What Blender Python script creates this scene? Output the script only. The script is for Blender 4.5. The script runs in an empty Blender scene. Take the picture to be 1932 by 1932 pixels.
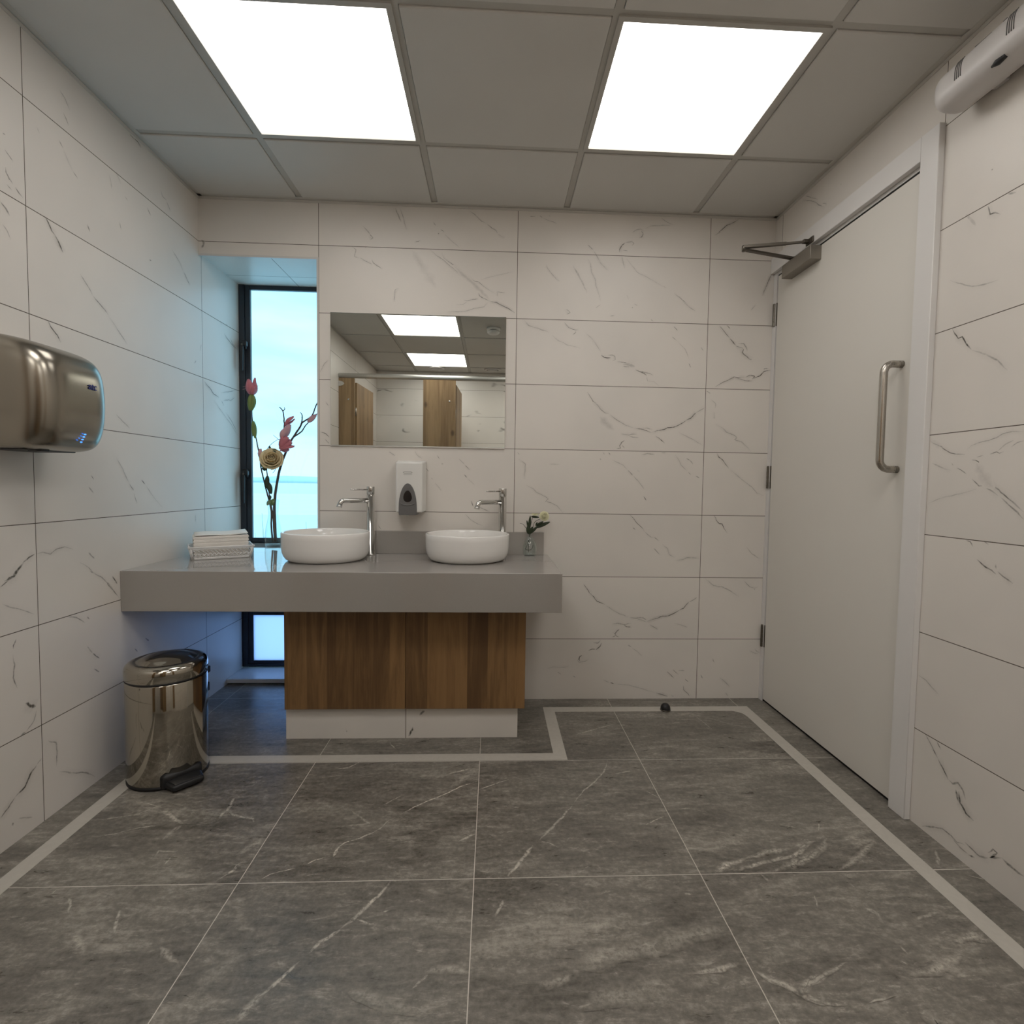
import bpy, bmesh, math, random
from mathutils import Vector, Matrix, noise
random.seed(7)
S = bpy.context.scene
COL = S.collection
PI = math.pi

# ------------------------------------------------------------------ camera
F_PX, CX_PX, CY_PX = 1019.51, 978.39, 966.0
cam_d = bpy.data.cameras.new('camera')
cam = bpy.data.objects.new('camera', cam_d)
COL.objects.link(cam)
S.camera = cam
cam_d.sensor_width = 36.0
cam_d.lens = 36.0 * F_PX / 1932.0
cam_d.shift_x = -(CX_PX - 966.0) / 1932.0
cam_d.shift_y = (CY_PX - 966.0) / 1932.0
cam_d.clip_start = 0.01
YAW, PIT, ROL = 0.047331, -0.050312, 0.014667
fw = Vector((math.sin(YAW) * math.cos(PIT), math.cos(YAW) * math.cos(PIT), math.sin(PIT)))
rt = Vector((math.cos(YAW), -math.sin(YAW), 0))
up = rt.cross(fw)
r2 = rt * math.cos(ROL) + up * math.sin(ROL)
u2 = -rt * math.sin(ROL) + up * math.cos(ROL)
cam.matrix_world = Matrix(((r2.x, u2.x, -fw.x, 0.80157), (r2.y, u2.y, -fw.y, -2.53836),
                           (r2.z, u2.z, -fw.z, 1.02561), (0, 0, 0, 1)))

# ------------------------------------------------------------------ exposure, world
S.view_settings.view_transform = 'Standard'
S.view_settings.look = 'None'
S.view_settings.gamma = 1.0
S.view_settings.use_curve_mapping = False
S.view_settings.exposure = 0.0
PANEL_STRENGTH = 4.0          # the two panels over the vanity
PANEL_STRENGTH_REAR = 8.0     # the panels further back in the room
PANEL_COLOR = (1.0, 0.962, 0.915, 1)
SKY_STRENGTH = 1.0

W = bpy.data.worlds.new('sky')
S.world = W
W.use_nodes = True
wt = W.node_tree
for n in list(wt.nodes):
    wt.nodes.remove(n)
wo = wt.nodes.new('ShaderNodeOutputWorld')
wb = wt.nodes.new('ShaderNodeBackground')
wtc = wt.nodes.new('ShaderNodeTexCoord')
wmp = wt.nodes.new('ShaderNodeMapping')
wmp.inputs['Scale'].default_value = (1.0, 1.0, 5.0)
wn = wt.nodes.new('ShaderNodeTexNoise')
wn.inputs['Scale'].default_value = 3.0
wn.inputs['Detail'].default_value = 4.0
wr = wt.nodes.new('ShaderNodeValToRGB')
wr.color_ramp.elements[0].position = 0.36
wr.color_ramp.elements[0].color = (0.66, 1.34, 1.85, 1)
wr.color_ramp.elements[1].position = 0.62
wr.color_ramp.elements[1].color = (0.88, 1.56, 2.05, 1)
wt.links.new(wtc.outputs['Generated'], wmp.inputs['Vector'])
wt.links.new(wmp.outputs['Vector'], wn.inputs['Vector'])
wt.links.new(wn.outputs['Fac'], wr.inputs['Fac'])
wt.links.new(wr.outputs['Color'], wb.inputs['Color'])
wb.inputs['Strength'].default_value = SKY_STRENGTH
wt.links.new(wb.outputs['Background'], wo.inputs['Surface'])

# ------------------------------------------------------------------ dimensions (metres)
XL, XR = -0.5283, 2.1126          # left and right wall faces
YB, YF = 0.0, -3.7144             # wall behind the basins, wall behind the camera
YW = 0.3736                       # window plane
ZC = 2.2903                       # ceiling
ZROW = 0.2929                     # first horizontal tile joint
ZNH = 2.039                       # head of the window niche
ZT = 0.6976                       # countertop

# ------------------------------------------------------------------ helpers: nodes
class NT:
    def __init__(s, name):
        s.m = bpy.data.materials.new(name)
        s.m.use_nodes = True
        s.t = s.m.node_tree
        for n in list(s.t.nodes):
            s.t.nodes.remove(n)
        s.out = s.t.nodes.new('ShaderNodeOutputMaterial')
    def n(s, typ, **kw):
        nd = s.t.nodes.new('ShaderNode' + typ)
        for k, v in kw.items():
            if k.startswith('_'):
                setattr(nd, k[1:], v)
            else:
                s.set(nd, k, v)
        return nd
    def set(s, nd, k, v):
        if isinstance(k, str) and k.startswith('i') and k[1:].isdigit():
            k = int(k[1:])
        inp = nd.inputs[k.replace('__', ' ') if isinstance(k, str) else k]
        if isinstance(v, bpy.types.NodeSocket):
            s.t.links.new(v, inp)
        else:
            inp.default_value = v
    def math(s, op, a, b=None, c=None, clamp=False):
        nd = s.t.nodes.new('ShaderNodeMath')
        nd.operation = op
        nd.use_clamp = clamp
        for i, v in enumerate((a, b, c)):
            if v is not None:
                s.set(nd, i, v)
        return nd.outputs[0]
    def mix(s, f, a, b, blend='MIX'):
        nd = s.t.nodes.new('ShaderNodeMix')
        nd.data_type = 'RGBA'
        nd.blend_type = blend
        s.set(nd, 0, f)
        s.set(nd, 6, a)
        s.set(nd, 7, b)
        return nd.outputs[2]
    def ramp(s, f, *stops):
        nd = s.t.nodes.new('ShaderNodeValToRGB')
        e = nd.color_ramp.elements
        while len(e) < len(stops):
            e.new(0.5)
        for el, (p, c) in zip(e, stops):
            el.position = p
            el.color = c if len(c) == 4 else (*c, 1)
        s.set(nd, 0, f)
        return nd.outputs[0]
    def remap(s, v, a, b, c=0.0, d=1.0):
        nd = s.t.nodes.new('ShaderNodeMapRange')
        nd.interpolation_type = 'SMOOTHSTEP'
        for i, x in enumerate((v, a, b, c, d)):
            s.set(nd, i, x)
        return nd.outputs[0]
    def bump(s, h, strength=0.2, dist=0.001):
        nd = s.n('Bump', Strength=strength, Distance=dist, Height=h)
        return nd.outputs[0]
    def bsdf(s, color, rough=0.5, metal=0.0, **kw):
        b = s.n('BsdfPrincipled')
        s.set(b, 'Base Color', color if isinstance(color, bpy.types.NodeSocket) or len(color) == 4 else (*color, 1))
        s.set(b, 'Roughness', rough)
        s.set(b, 'Metallic', metal)
        for k, v in kw.items():
            s.set(b, k.replace('__', ' '), v)
        s.t.links.new(b.outputs[0], s.out.inputs[0])
        return b

def simple(name, color, rough=0.5, metal=0.0, nscale=18.0, namt=0.06, **kw):
    t = NT(name)
    tc = t.n('TexCoord')
    nz = t.n('TexNoise', Vector=tc.outputs['Object'], Scale=nscale, Detail=3.0)
    c2 = tuple(max(0, v * (1 - namt)) for v in color)
    c3 = tuple(min(1, v * (1 + namt)) for v in color)
    col = t.mix(nz.outputs[0], (*c2, 1), (*c3, 1))
    t.bsdf(col, rough, metal, **kw)
    return t.m

# ------------------------------------------------------------------ materials
def wall_material(name, bw, vein_amt):
    t = NT(name)
    uv = t.n('UVMap', _uv_map='UVMap')
    br = t.n('TexBrick', Vector=uv.outputs[0], Scale=1.0)
    br.offset = 0.0
    br.squash = 1.0
    t.set(br, 'Brick Width', bw)
    t.set(br, 'Row Height', 0.3)
    t.set(br, 'Mortar Size', 0.0012)
    t.set(br, 'Mortar Smooth', 0.0)
    grout = br.outputs['Fac']
    sep = t.n('SeparateXYZ', Vector=uv.outputs[0])
    iu = t.math('FLOOR', t.math('DIVIDE', sep.outputs[0], bw))
    iv = t.math('FLOOR', t.math('DIVIDE', sep.outputs[1], 0.3))
    cell = t.n('CombineXYZ', X=iu, Y=iv)
    wn_ = t.n('TexWhiteNoise', Vector=cell.outputs[0], _noise_dimensions='2D')
    off = t.n('VectorMath', _operation='SCALE', i0=wn_.outputs['Color'])
    t.set(off, 'Scale', 37.0)
    pos = t.n('VectorMath', _operation='ADD', i0=uv.outputs[0], i1=off.outputs[0])
    mp = t.n('Mapping', Vector=pos.outputs[0])
    mp.inputs['Rotation'].default_value = (0, 0, 0.72)
    mp.inputs['Scale'].default_value = (0.8, 2.2, 1)
    n1 = t.n('TexNoise', Vector=mp.outputs[0], Scale=1.1, Detail=4.0, Roughness=0.5, Distortion=0.2)
    line = t.math('SUBTRACT', 1.0, t.math('MULTIPLY', t.math('ABSOLUTE', t.math('SUBTRACT', n1.outputs[0], 0.5)), 70.0), clamp=True)
    n2 = t.n('TexNoise', Vector=pos.outputs[0], Scale=5.0, Detail=2.0)
    mask = t.remap(n2.outputs[0], 0.52, 0.66)
    proc = t.math('MULTIPLY', t.math('MULTIPLY', line, mask), vein_amt)
    at = t.n('Attribute', _attribute_name='vein')
    n3 = t.n('TexNoise', Vector=uv.outputs[0], Scale=120.0, Detail=3.0)
    tr = t.math('MULTIPLY', at.outputs['Fac'], t.remap(n3.outputs[0], 0.3, 0.6, 0.65, 1.1))
    vein = t.math('MAXIMUM', proc, tr, clamp=True)
    cloud = t.n('TexNoise', Vector=pos.outputs[0], Scale=2.4, Detail=3.0)
    base = t.mix(t.remap(cloud.outputs[0], 0.35, 0.7), (0.735, 0.695, 0.645, 1), (0.69, 0.655, 0.61, 1))
    c1 = t.mix(vein, base, (0.085, 0.078, 0.064, 1))
    c2 = t.mix(grout, c1, (0.095, 0.078, 0.055, 1))
    rough = t.math('ADD', t.math('MULTIPLY', grout, 0.4), 0.34)
    h = t.math('SUBTRACT', 1.0, grout)
    b = t.bsdf(c2, rough, Normal=t.bump(h, 0.5, 0.001))
    t.set(b, 'Specular IOR Level', 0.35)
    return t.m

M = {}
M['wall'] = wall_material('marble_tile', 0.9, 0.0)
M['wall_l'] = wall_material('marble_tile_left', 0.9256, 0.0)
M['wall_f'] = wall_material('marble_tile_rear', 0.9, 0.75)

def floor_material():
    t = NT('slate_tile')
    uv = t.n('UVMap', _uv_map='UVMap')
    br = t.n('TexBrick', Vector=uv.outputs[0], Scale=1.0)
    br.offset = 0.0
    t.set(br, 'Brick Width', 0.6)
    t.set(br, 'Row Height', 0.6)
    t.set(br, 'Mortar Size', 0.0011)
    t.set(br, 'Mortar Smooth', 0.0)
    grout = br.outputs['Fac']
    sep = t.n('SeparateXYZ', Vector=uv.outputs[0])
    cell = t.n('CombineXYZ', X=t.math('FLOOR', t.math('DIVIDE', sep.outputs[0], 0.6)), Y=t.math('FLOOR', t.math('DIVIDE', sep.outputs[1], 0.6)))
    wn_ = t.n('TexWhiteNoise', Vector=cell.outputs[0], _noise_dimensions='2D')
    off = t.n('VectorMath', _operation='SCALE', i0=wn_.outputs['Color'])
    t.set(off, 'Scale', 23.0)
    pos = t.n('VectorMath', _operation='ADD', i0=uv.outputs[0], i1=off.outputs[0])
    mp = t.n('Mapping', Vector=pos.outputs[0])
    mp.inputs['Rotation'].default_value = (0, 0, -0.42)
    mp.inputs['Scale'].default_value = (1.0, 3.3, 1)
    big = t.n('TexNoise', Vector=mp.outputs[0], Scale=2.2, Detail=5.0, Roughness=0.6, Distortion=0.8)
    mid = t.n('TexNoise', Vector=mp.outputs[0], Scale=14.0, Detail=6.0, Roughness=0.7, Distortion=0.5)
    fine = t.n('TexNoise', Vector=pos.outputs[0], Scale=70.0, Detail=5.0, Roughness=0.75)
    f = t.math('ADD', t.math('MULTIPLY', big.outputs[0], 0.34), t.math('ADD', t.math('MULTIPLY', mid.outputs[0], 0.36), t.math('MULTIPLY', fine.outputs[0], 0.30)))
    col = t.ramp(f, (0.39, (0.088, 0.080, 0.068)), (0.47, (0.148, 0.136, 0.117)), (0.53, (0.200, 0.184, 0.159)), (0.62, (0.345, 0.318, 0.277)))
    # small light flecks and wisps
    fl = t.n('TexNoise', Vector=mp.outputs[0], Scale=26.0, Detail=8.0, Roughness=0.78, Distortion=1.2)
    flm = t.math('MULTIPLY', t.remap(fl.outputs[0], 0.55, 0.68), t.remap(big.outputs[0], 0.36, 0.60))
    col = t.mix(t.math('MULTIPLY', flm, 0.55), col, (0.46, 0.425, 0.37, 1))
    w1 = t.n('TexNoise', Vector=mp.outputs[0], Scale=3.0, Detail=7.0, Roughness=0.66, Distortion=1.0)
    wl = t.math('SUBTRACT', 1.0, t.math('MULTIPLY', t.math('ABSOLUTE', t.math('SUBTRACT', w1.outputs[0], 0.5)), 70.0), clamp=True)
    wm = t.remap(mid.outputs[0], 0.5, 0.62)
    col = t.mix(t.math('MULTIPLY', t.math('MULTIPLY', wl, wm), 0.40), col, (0.52, 0.48, 0.42, 1))
    at = t.n('Attribute', _attribute_name='vein')
    n3 = t.n('TexNoise', Vector=uv.outputs[0], Scale=90.0, Detail=5.0, Roughness=0.7)
    vv = t.math('MULTIPLY', at.outputs['Fac'], t.remap(n3.outputs[0], 0.36, 0.60, 0.10, 1.25), clamp=True)
    col = t.mix(vv, col, (0.62, 0.575, 0.50, 1))
    col = t.mix(grout, col, (0.60, 0.56, 0.50, 1))
    h = t.math('SUBTRACT', t.math('ADD', t.math('MULTIPLY', mid.outputs[0], 0.5), t.math('MULTIPLY', fine.outputs[0], 0.5)), grout)
    rough = t.remap(mid.outputs[0], 0.3, 0.7, 0.27, 0.42)
    t.bsdf(col, rough, Normal=t.bump(h, 0.25, 0.0015))
    return t.m
M['floor'] = floor_material()

def strip_material():
    t = NT('pale_border_tile')
    uv = t.n('UVMap', _uv_map='UVMap')
    n1 = t.n('TexNoise', Vector=uv.outputs[0], Scale=9.0, Detail=5.0, Roughness=0.6)
    n2 = t.n('TexNoise', Vector=uv.outputs[0], Scale=60.0, Detail=4.0)
    col = t.mix(t.math('MULTIPLY', t.math('ADD', n1.outputs[0], n2.outputs[0]), 0.5), (0.40, 0.378, 0.335, 1), (0.56, 0.53, 0.475, 1))
    t.bsdf(col, 0.45)
    return t.m
M['strip'] = strip_material()

def ceil_tile_material():
    t = NT('ceiling_tile')
    tc = t.n('TexCoord')
    n1 = t.n('TexNoise', Vector=tc.outputs['Object'], Scale=900.0, Detail=2.0)
    n2 = t.n('TexNoise', Vector=tc.outputs['Object'], Scale=3.0, Detail=2.0)
    col = t.mix(n2.outputs[0], (0.60, 0.585, 0.555, 1), (0.66, 0.645, 0.615, 1))
    t.bsdf(col, 0.9, Normal=t.bump(n1.outputs[0], 0.15, 0.0006))
    return t.m
M['ceil'] = ceil_tile_material()
M['tbar'] = simple('white_grid_metal', (0.48, 0.465, 0.43), 0.5)
M['angle'] = simple('wall_angle_metal', (0.58, 0.56, 0.52), 0.5)

def emit(name, color, strength):
    t = NT(name)
    e = t.n('Emission', Color=color, Strength=strength)
    t.t.links.new(e.outputs[0], t.out.inputs[0])
    return t.m
M['panel'] = emit('light_diffuser', PANEL_COLOR, PANEL_STRENGTH)
M['panel_rear'] = emit('light_diffuser_rear', PANEL_COLOR, PANEL_STRENGTH_REAR)
M['led'] = emit('blue_led', (0.05, 0.22, 1.0, 1), 3.0)

def counter_material():
    t = NT('polished_grey_stone')
    tc = t.n('TexCoord')
    n1 = t.n('TexNoise', Vector=tc.outputs['Object'], Scale=260.0, Detail=3.0)
    n2 = t.n('TexNoise', Vector=tc.outputs['Object'], Scale=4.0, Detail=3.0)
    col = t.mix(t.math('MULTIPLY', t.math('ADD', n1.outputs[0], n2.outputs[0]), 0.5), (0.315, 0.294, 0.272, 1), (0.36, 0.338, 0.315, 1))
    b = t.bsdf(col, 0.05)
    t.set(b, 'IOR', 1.75)
    return t.m
M['counter'] = counter_material()

def wood_material(name, dark, light, plank):
    t = NT(name)
    tc = t.n('TexCoord')
    sep = t.n('SeparateXYZ', Vector=tc.outputs['Object'])
    xy = t.math('ADD', sep.outputs[0], sep.outputs[1])
    wob = t.n('TexNoise', _noise_dimensions='1D', W=xy, Scale=7.0)
    xi = t.math('FLOOR', t.math('DIVIDE', t.math('ADD', xy, t.math('MULTIPLY', wob.outputs[0], 0.05)), plank))
    pr = t.n('TexWhiteNoise', _noise_dimensions='1D', W=xi)
    mp = t.n('CombineXYZ', X=t.math('MULTIPLY', xy, 22.0), Y=t.math('MULTIPLY', pr.outputs[0], 31.0), Z=t.math('MULTIPLY', sep.outputs[2], 2.0))
    g1 = t.n('TexNoise', Vector=mp.outputs[0], Scale=1.0, Detail=6.0, Roughness=0.65, Distortion=0.8)
    mp2 = t.n('CombineXYZ', X=t.math('MULTIPLY', xy, 160.0), Y=t.math('MULTIPLY', pr.outputs[0], 11.0), Z=t.math('MULTIPLY', sep.outputs[2], 4.0))
    g2 = t.n('TexNoise', Vector=mp2.outputs[0], Scale=1.0, Detail=3.0)
    kn = t.n('CombineXYZ', X=t.math('MULTIPLY', xy, 11.0), Y=0.0, Z=t.math('MULTIPLY', sep.outputs[2], 6.0))
    vor = t.n('TexVoronoi', Vector=kn.outputs[0], Scale=0.55)
    knot = t.remap(vor.outputs['Distance'], 0.03, 0.13, 1.0, 0.0)
    f = t.math('ADD', t.math('MULTIPLY', g1.outputs[0], 0.62), t.math('ADD', t.math('MULTIPLY', g2.outputs[0], 0.16), t.math('MULTIPLY', pr.outputs[0], 0.22)))
    col = t.mix(t.remap(f, 0.30, 0.68), (*dark, 1), (*light, 1))
    col = t.mix(t.math('MULTIPLY', knot, 0.8), col, (dark[0] * 0.35, dark[1] * 0.35, dark[2] * 0.35, 1))
    t.bsdf(col, 0.5)
    return t.m
M['wood'] = wood_material('oak_veneer', (0.115, 0.060, 0.023), (0.285, 0.160, 0.064), 0.078)
M['wood_c'] = wood_material('oak_laminate', (0.21, 0.128, 0.062), (0.38, 0.25, 0.13), 0.07)

M['ceramic'] = simple('white_ceramic', (0.80, 0.785, 0.76), 0.08, namt=0.01)
M['chrome'] = simple('chrome', (0.62, 0.61, 0.59), 0.06, 1.0, namt=0.02)
def brushed(name, color, rough, axis):
    t = NT(name)
    tc = t.n('TexCoord')
    mp = t.n('Mapping', Vector=tc.outputs['Object'])
    sc = [260.0, 260.0, 260.0]
    sc[axis] = 3.0
    mp.inputs['Scale'].default_value = sc
    nz = t.n('TexNoise', Vector=mp.outputs[0], Scale=1.0, Detail=3.0)
    r = t.remap(nz.outputs[0], 0.3, 0.7, rough * 0.8, rough * 1.2)
    t.bsdf(color, r, 1.0)
    return t.m
M['dryer'] = simple('brushed_steel', (0.32, 0.295, 0.25), 0.235, 1.0, namt=0.02, nscale=3)
M['satin'] = brushed('satin_steel', (0.46, 0.43, 0.385), 0.30, 2)
M['bin'] = simple('polished_steel', (0.43, 0.40, 0.345), 0.06, 1.0, namt=0.02)
M['alu'] = brushed('brushed_aluminium', (0.70, 0.69, 0.66), 0.48, 0)
M['closer'] = simple('bronze_grey_metal', (0.27, 0.245, 0.21), 0.42, 0.6)
M['darkmetal'] = simple('dark_metal', (0.13, 0.115, 0.095), 0.4, 0.8)
M['hinge'] = simple('hinge_steel', (0.16, 0.145, 0.12), 0.4, 0.9)
M['black'] = simple('black_plastic', (0.008, 0.008, 0.009), 0.5)
M['gap_shade'] = simple('black_gap_shade', (0.006, 0.006, 0.006), 0.9)  # shade of the door gaps, given as a black colour
M['plastic'] = simple('white_plastic', (0.74, 0.73, 0.70), 0.28, namt=0.01)
M['plastic2'] = simple('white_plastic_satin', (0.60, 0.575, 0.56), 0.38, namt=0.02)
M['gplastic'] = simple('grey_plastic', (0.135, 0.132, 0.13), 0.4, namt=0.03)
M['smoke'] = simple('smoked_window', (0.014, 0.010, 0.009), 0.1)
M['door'] = simple('door_laminate', (0.70, 0.675, 0.625), 0.42, namt=0.02, nscale=3)
M['paint'] = simple('white_gloss_paint', (0.72, 0.705, 0.69), 0.35, namt=0.015, nscale=5)
M['frame'] = simple('anthracite_frame', (0.018, 0.024, 0.034), 0.4)
M['sill'] = simple('white_sill', (0.70, 0.70, 0.69), 0.3, namt=0.02)
M['trimw'] = simple('white_edge_trim', (0.62, 0.60, 0.58), 0.3, namt=0.02)
M['towel'] = simple('white_paper', (0.80, 0.765, 0.715), 0.9, namt=0.02)
M['basket'] = simple('white_basket_plastic', (0.74, 0.73, 0.72), 0.35, namt=0.02)
M['label'] = simple('paper_label', (0.62, 0.60, 0.57), 0.6)
M['ink'] = simple('blue_ink', (0.010, 0.016, 0.16), 0.4)
M['inkg'] = simple('grey_ink', (0.10, 0.098, 0.095), 0.5)
M['silver'] = simple('mirror_glass', (0.66, 0.685, 0.655), 0.004, 1.0, namt=0.0)
M['twig'] = simple('brown_twig', (0.075, 0.052, 0.045), 0.8, namt=0.3)
M['twigd'] = simple('dark_stem', (0.018, 0.022, 0.012), 0.7, namt=0.2)
M['leaf'] = simple('green_leaf', (0.16, 0.22, 0.055), 0.55, namt=0.3)
M['leafd'] = simple('dark_leaf', (0.022, 0.034, 0.014), 0.6, namt=0.3)
M['pink'] = simple('pink_petal', (0.56, 0.17, 0.20), 0.6, namt=0.25, nscale=40)
M['pink2'] = simple('pale_pink_petal', (0.66, 0.36, 0.38), 0.6, namt=0.2, nscale=40)
M['cream'] = simple('cream_petal', (0.74, 0.60, 0.36), 0.65, namt=0.12, nscale=50)
M['ivory'] = simple('ivory_petal', (0.80, 0.78, 0.55), 0.65, namt=0.08, nscale=50)
M['sand'] = simple('pale_sand', (0.92, 0.86, 0.90), 0.95, nscale=0.3, namt=0.05)
M['sea'] = simple('pale_sea', (0.80, 0.90, 0.92), 0.95, nscale=0.2, namt=0.05)
M['hill'] = simple('hazy_hill', (0.62, 0.80, 0.84), 0.95, nscale=0.1)
M['grass'] = simple('pale_grass', (0.20, 0.26, 0.16), 0.9)

def glass(name, tint, rough=0.0):
    t = NT(name)
    g = t.n('BsdfGlass', Color=tint, Roughness=rough, IOR=1.45)
    t.t.links.new(g.outputs[0], t.out.inputs[0])
    return t.m
def pane_material(name, tint, refl):
    t = NT(name)
    tr = t.n('BsdfTransparent', Color=tint)
    gl = t.n('BsdfGlossy', Color=(1, 1, 1, 1), Roughness=0.0)
    fr = t.n('LayerWeight', Blend=0.5)
    fc = t.math('ADD', 0.035, t.math('MULTIPLY', t.math('POWER', fr.outputs['Facing'], 3.5), 0.8))
    mx = t.n('MixShader', Fac=t.math('MULTIPLY', fc, refl))
    t.t.links.new(tr.outputs[0], mx.inputs[1])
    t.t.links.new(gl.outputs[0], mx.inputs[2])
    t.t.links.new(mx.outputs[0], t.out.inputs[0])
    return t.m
M['glass'] = pane_material('clear_vase_glass', (0.965, 0.985, 0.98, 1), 1.0)
M['pane'] = pane_material('window_glass', (0.97, 1.0, 1.0, 1), 0.7)
def frosted_material():
    t = NT('frosted_blue_glass')
    tl = t.n('BsdfTranslucent', Color=(0.80, 0.80, 1.0, 1))
    tr = t.n('BsdfTransparent', Color=(0.7, 0.8, 1.0, 1))
    mx = t.n('MixShader', Fac=0.08)
    t.t.links.new(tl.outputs[0], mx.inputs[1])
    t.t.links.new(tr.outputs[0], mx.inputs[2])
    t.t.links.new(mx.outputs[0], t.out.inputs[0])
    return t.m
M['frost'] = frosted_material()

# ------------------------------------------------------------------ helpers: meshes
def link(name, me, mats, parent=None):
    o = bpy.data.objects.new(name, me)
    for m in (mats if isinstance(mats, (list, tuple)) else [mats]):
        me.materials.append(m)
    COL.objects.link(o)
    if parent:
        o.parent = parent
        o.matrix_parent_inverse = Matrix.Translation(parent.location).inverted() if not parent.rotation_euler.z else (Matrix.Translation(parent.location) @ Matrix.Rotation(parent.rotation_euler.z, 4, 'Z')).inverted()
    return o

class MB:
    def __init__(s):
        s.b = bmesh.new()
        s.mi = 0
    def _merge(s, tmp, mtx=None):
        if mtx is not None:
            bmesh.ops.transform(tmp, matrix=mtx, verts=tmp.verts)
        me = bpy.data.meshes.new('tmp')
        for f in tmp.faces:
            f.material_index = s.mi
        tmp.to_mesh(me)
        tmp.free()
        s.b.from_mesh(me)
        bpy.data.meshes.remove(me)
    def box(s, x0, x1, y0, y1, z0, z1, bev=0.0, seg=2, mtx=None, taper=None):
        t = bmesh.new()
        bmesh.ops.create_cube(t, size=1)
        for v in t.verts:
            v.co = Vector(((x0 + x1) / 2 + v.co.x * (x1 - x0), (y0 + y1) / 2 + v.co.y * (y1 - y0), (z0 + z1) / 2 + v.co.z * (z1 - z0)))
        if taper:
            for v in t.verts:
                v.co = taper(v.co)
        if bev > 0:
            nb = bmesh.ops.bevel(t, geom=t.edges[:], offset=bev, segments=seg, affect='EDGES', profile=0.5)
            for f in nb['faces']:
                f.smooth = True
        s._merge(t, mtx)
        return s
    def lathe(s, prof, c=(0, 0, 0), seg=48, mtx=None, sx=1.0, sy=1.0, smooth=True):
        t = bmesh.new()
        rings = []
        for r, z in prof:
            if r < 1e-6:
                rings.append([t.verts.new((c[0], c[1], c[2] + z))])
            else:
                rings.append([t.verts.new((c[0] + sx * r * math.cos(2 * PI * i / seg), c[1] + sy * r * math.sin(2 * PI * i / seg), c[2] + z)) for i in range(seg)])
        for a, b in zip(rings, rings[1:]):
            for i in range(seg):
                j = (i + 1) % seg
                if len(a) == 1 and len(b) == 1:
                    continue
                if len(a) == 1:
                    f = t.faces.new((a[0], b[j], b[i]))
                elif len(b) == 1:
                    f = t.faces.new((a[i], a[j], b[0]))
                else:
                    f = t.faces.new((a[i], a[j], b[j], b[i]))
                f.smooth = smooth
        bmesh.ops.recalc_face_normals(t, faces=t.faces[:])
        s._merge(t, mtx)
        return s
    def tube(s, pts, r, seg=12, cap=True, smooth=True):
        pts = [Vector(p) for p in pts]
        n = len(pts)
        rr = r if hasattr(r, '__len__') else [r] * n
        t = bmesh.new()
        tan = []
        for i in range(n):
            a = pts[max(0, i - 1)]
            b = pts[min(n - 1, i + 1)]
            tan.append((b - a).normalized())
        ref = Vector((0, 0, 1)) if abs(tan[0].z) < 0.9 else Vector((1, 0, 0))
        nx = tan[0].cross(ref).normalized()
        rings = []
        for i in range(n):
            nx = (nx - tan[i] * nx.dot(tan[i])).normalized()
            ny = tan[i].cross(nx)
            rings.append([t.verts.new(pts[i] + (nx * math.cos(2 * PI * k / seg) + ny * math.sin(2 * PI * k / seg)) * rr[i]) for k in range(seg)])
        for a, b in zip(rings, rings[1:]):
            for k in range(seg):
                f = t.faces.new((a[k], a[(k + 1) % seg], b[(k + 1) % seg], b[k]))
                f.smooth = smooth
        if cap:
            t.faces.new(rings[0][::-1])
            t.faces.new(rings[-1])
        bmesh.ops.recalc_face_normals(t, faces=t.faces[:])
        s._merge(t)
        return s
    def loft(s, rings, cap=True, smooth=True, closed=True):
        t = bmesh.new()
        R = [[t.verts.new(p) for p in ring] for ring in rings]
        n = len(R[0])
        for a, b in zip(R, R[1:]):
            for k in range(n if closed else n - 1):
                f = t.faces.new((a[k], a[(k + 1) % n], b[(k + 1) % n], b[k]))
                f.smooth = smooth
        if cap:
            t.faces.new(R[0][::-1])
            t.faces.new(R[-1])
        bmesh.ops.recalc_face_normals(t, faces=t.faces[:])
        s._merge(t)
        return s
    def sheet(s, grid, th=0.0006):
        """a closed thin curved sheet over a grid of points"""
        t = bmesh.new()
        h, w = len(grid), len(grid[0])
        G = [[Vector(p) for p in row] for row in grid]
        N = [[None] * w for _ in range(h)]
        for i in range(h):
            for j in range(w):
                du = G[min(h - 1, i + 1)][j] - G[max(0, i - 1)][j]
                dv = G[i][min(w - 1, j + 1)] - G[i][max(0, j - 1)]
                c = du.cross(dv)
                N[i][j] = c.normalized() if c.length > 1e-12 else Vector((0, 0, 1))
        A = [[t.verts.new(G[i][j] + N[i][j] * th / 2) for j in range(w)] for i in range(h)]
        B = [[t.verts.new(G[i][j] - N[i][j] * th / 2) for j in range(w)] for i in range(h)]
        for i in range(h - 1):
            for j in range(w - 1):
                f = t.faces.new((A[i][j], A[i][j + 1], A[i + 1][j + 1], A[i + 1][j])); f.smooth = True
                f = t.faces.new((B[i][j], B[i + 1][j], B[i + 1][j + 1], B[i][j + 1])); f.smooth = True
        for i in range(h - 1):
            t.faces.new((A[i][0], A[i + 1][0], B[i + 1][0], B[i][0]))
            t.faces.new((A[i][-1], B[i][-1], B[i + 1][-1], A[i + 1][-1]))
        for j in range(w - 1):
            t.faces.new((A[0][j], B[0][j], B[0][j + 1], A[0][j + 1]))
            t.faces.new((A[-1][j], A[-1][j + 1], B[-1][j + 1], B[-1][j]))
        s._merge(t)
        return s
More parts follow.
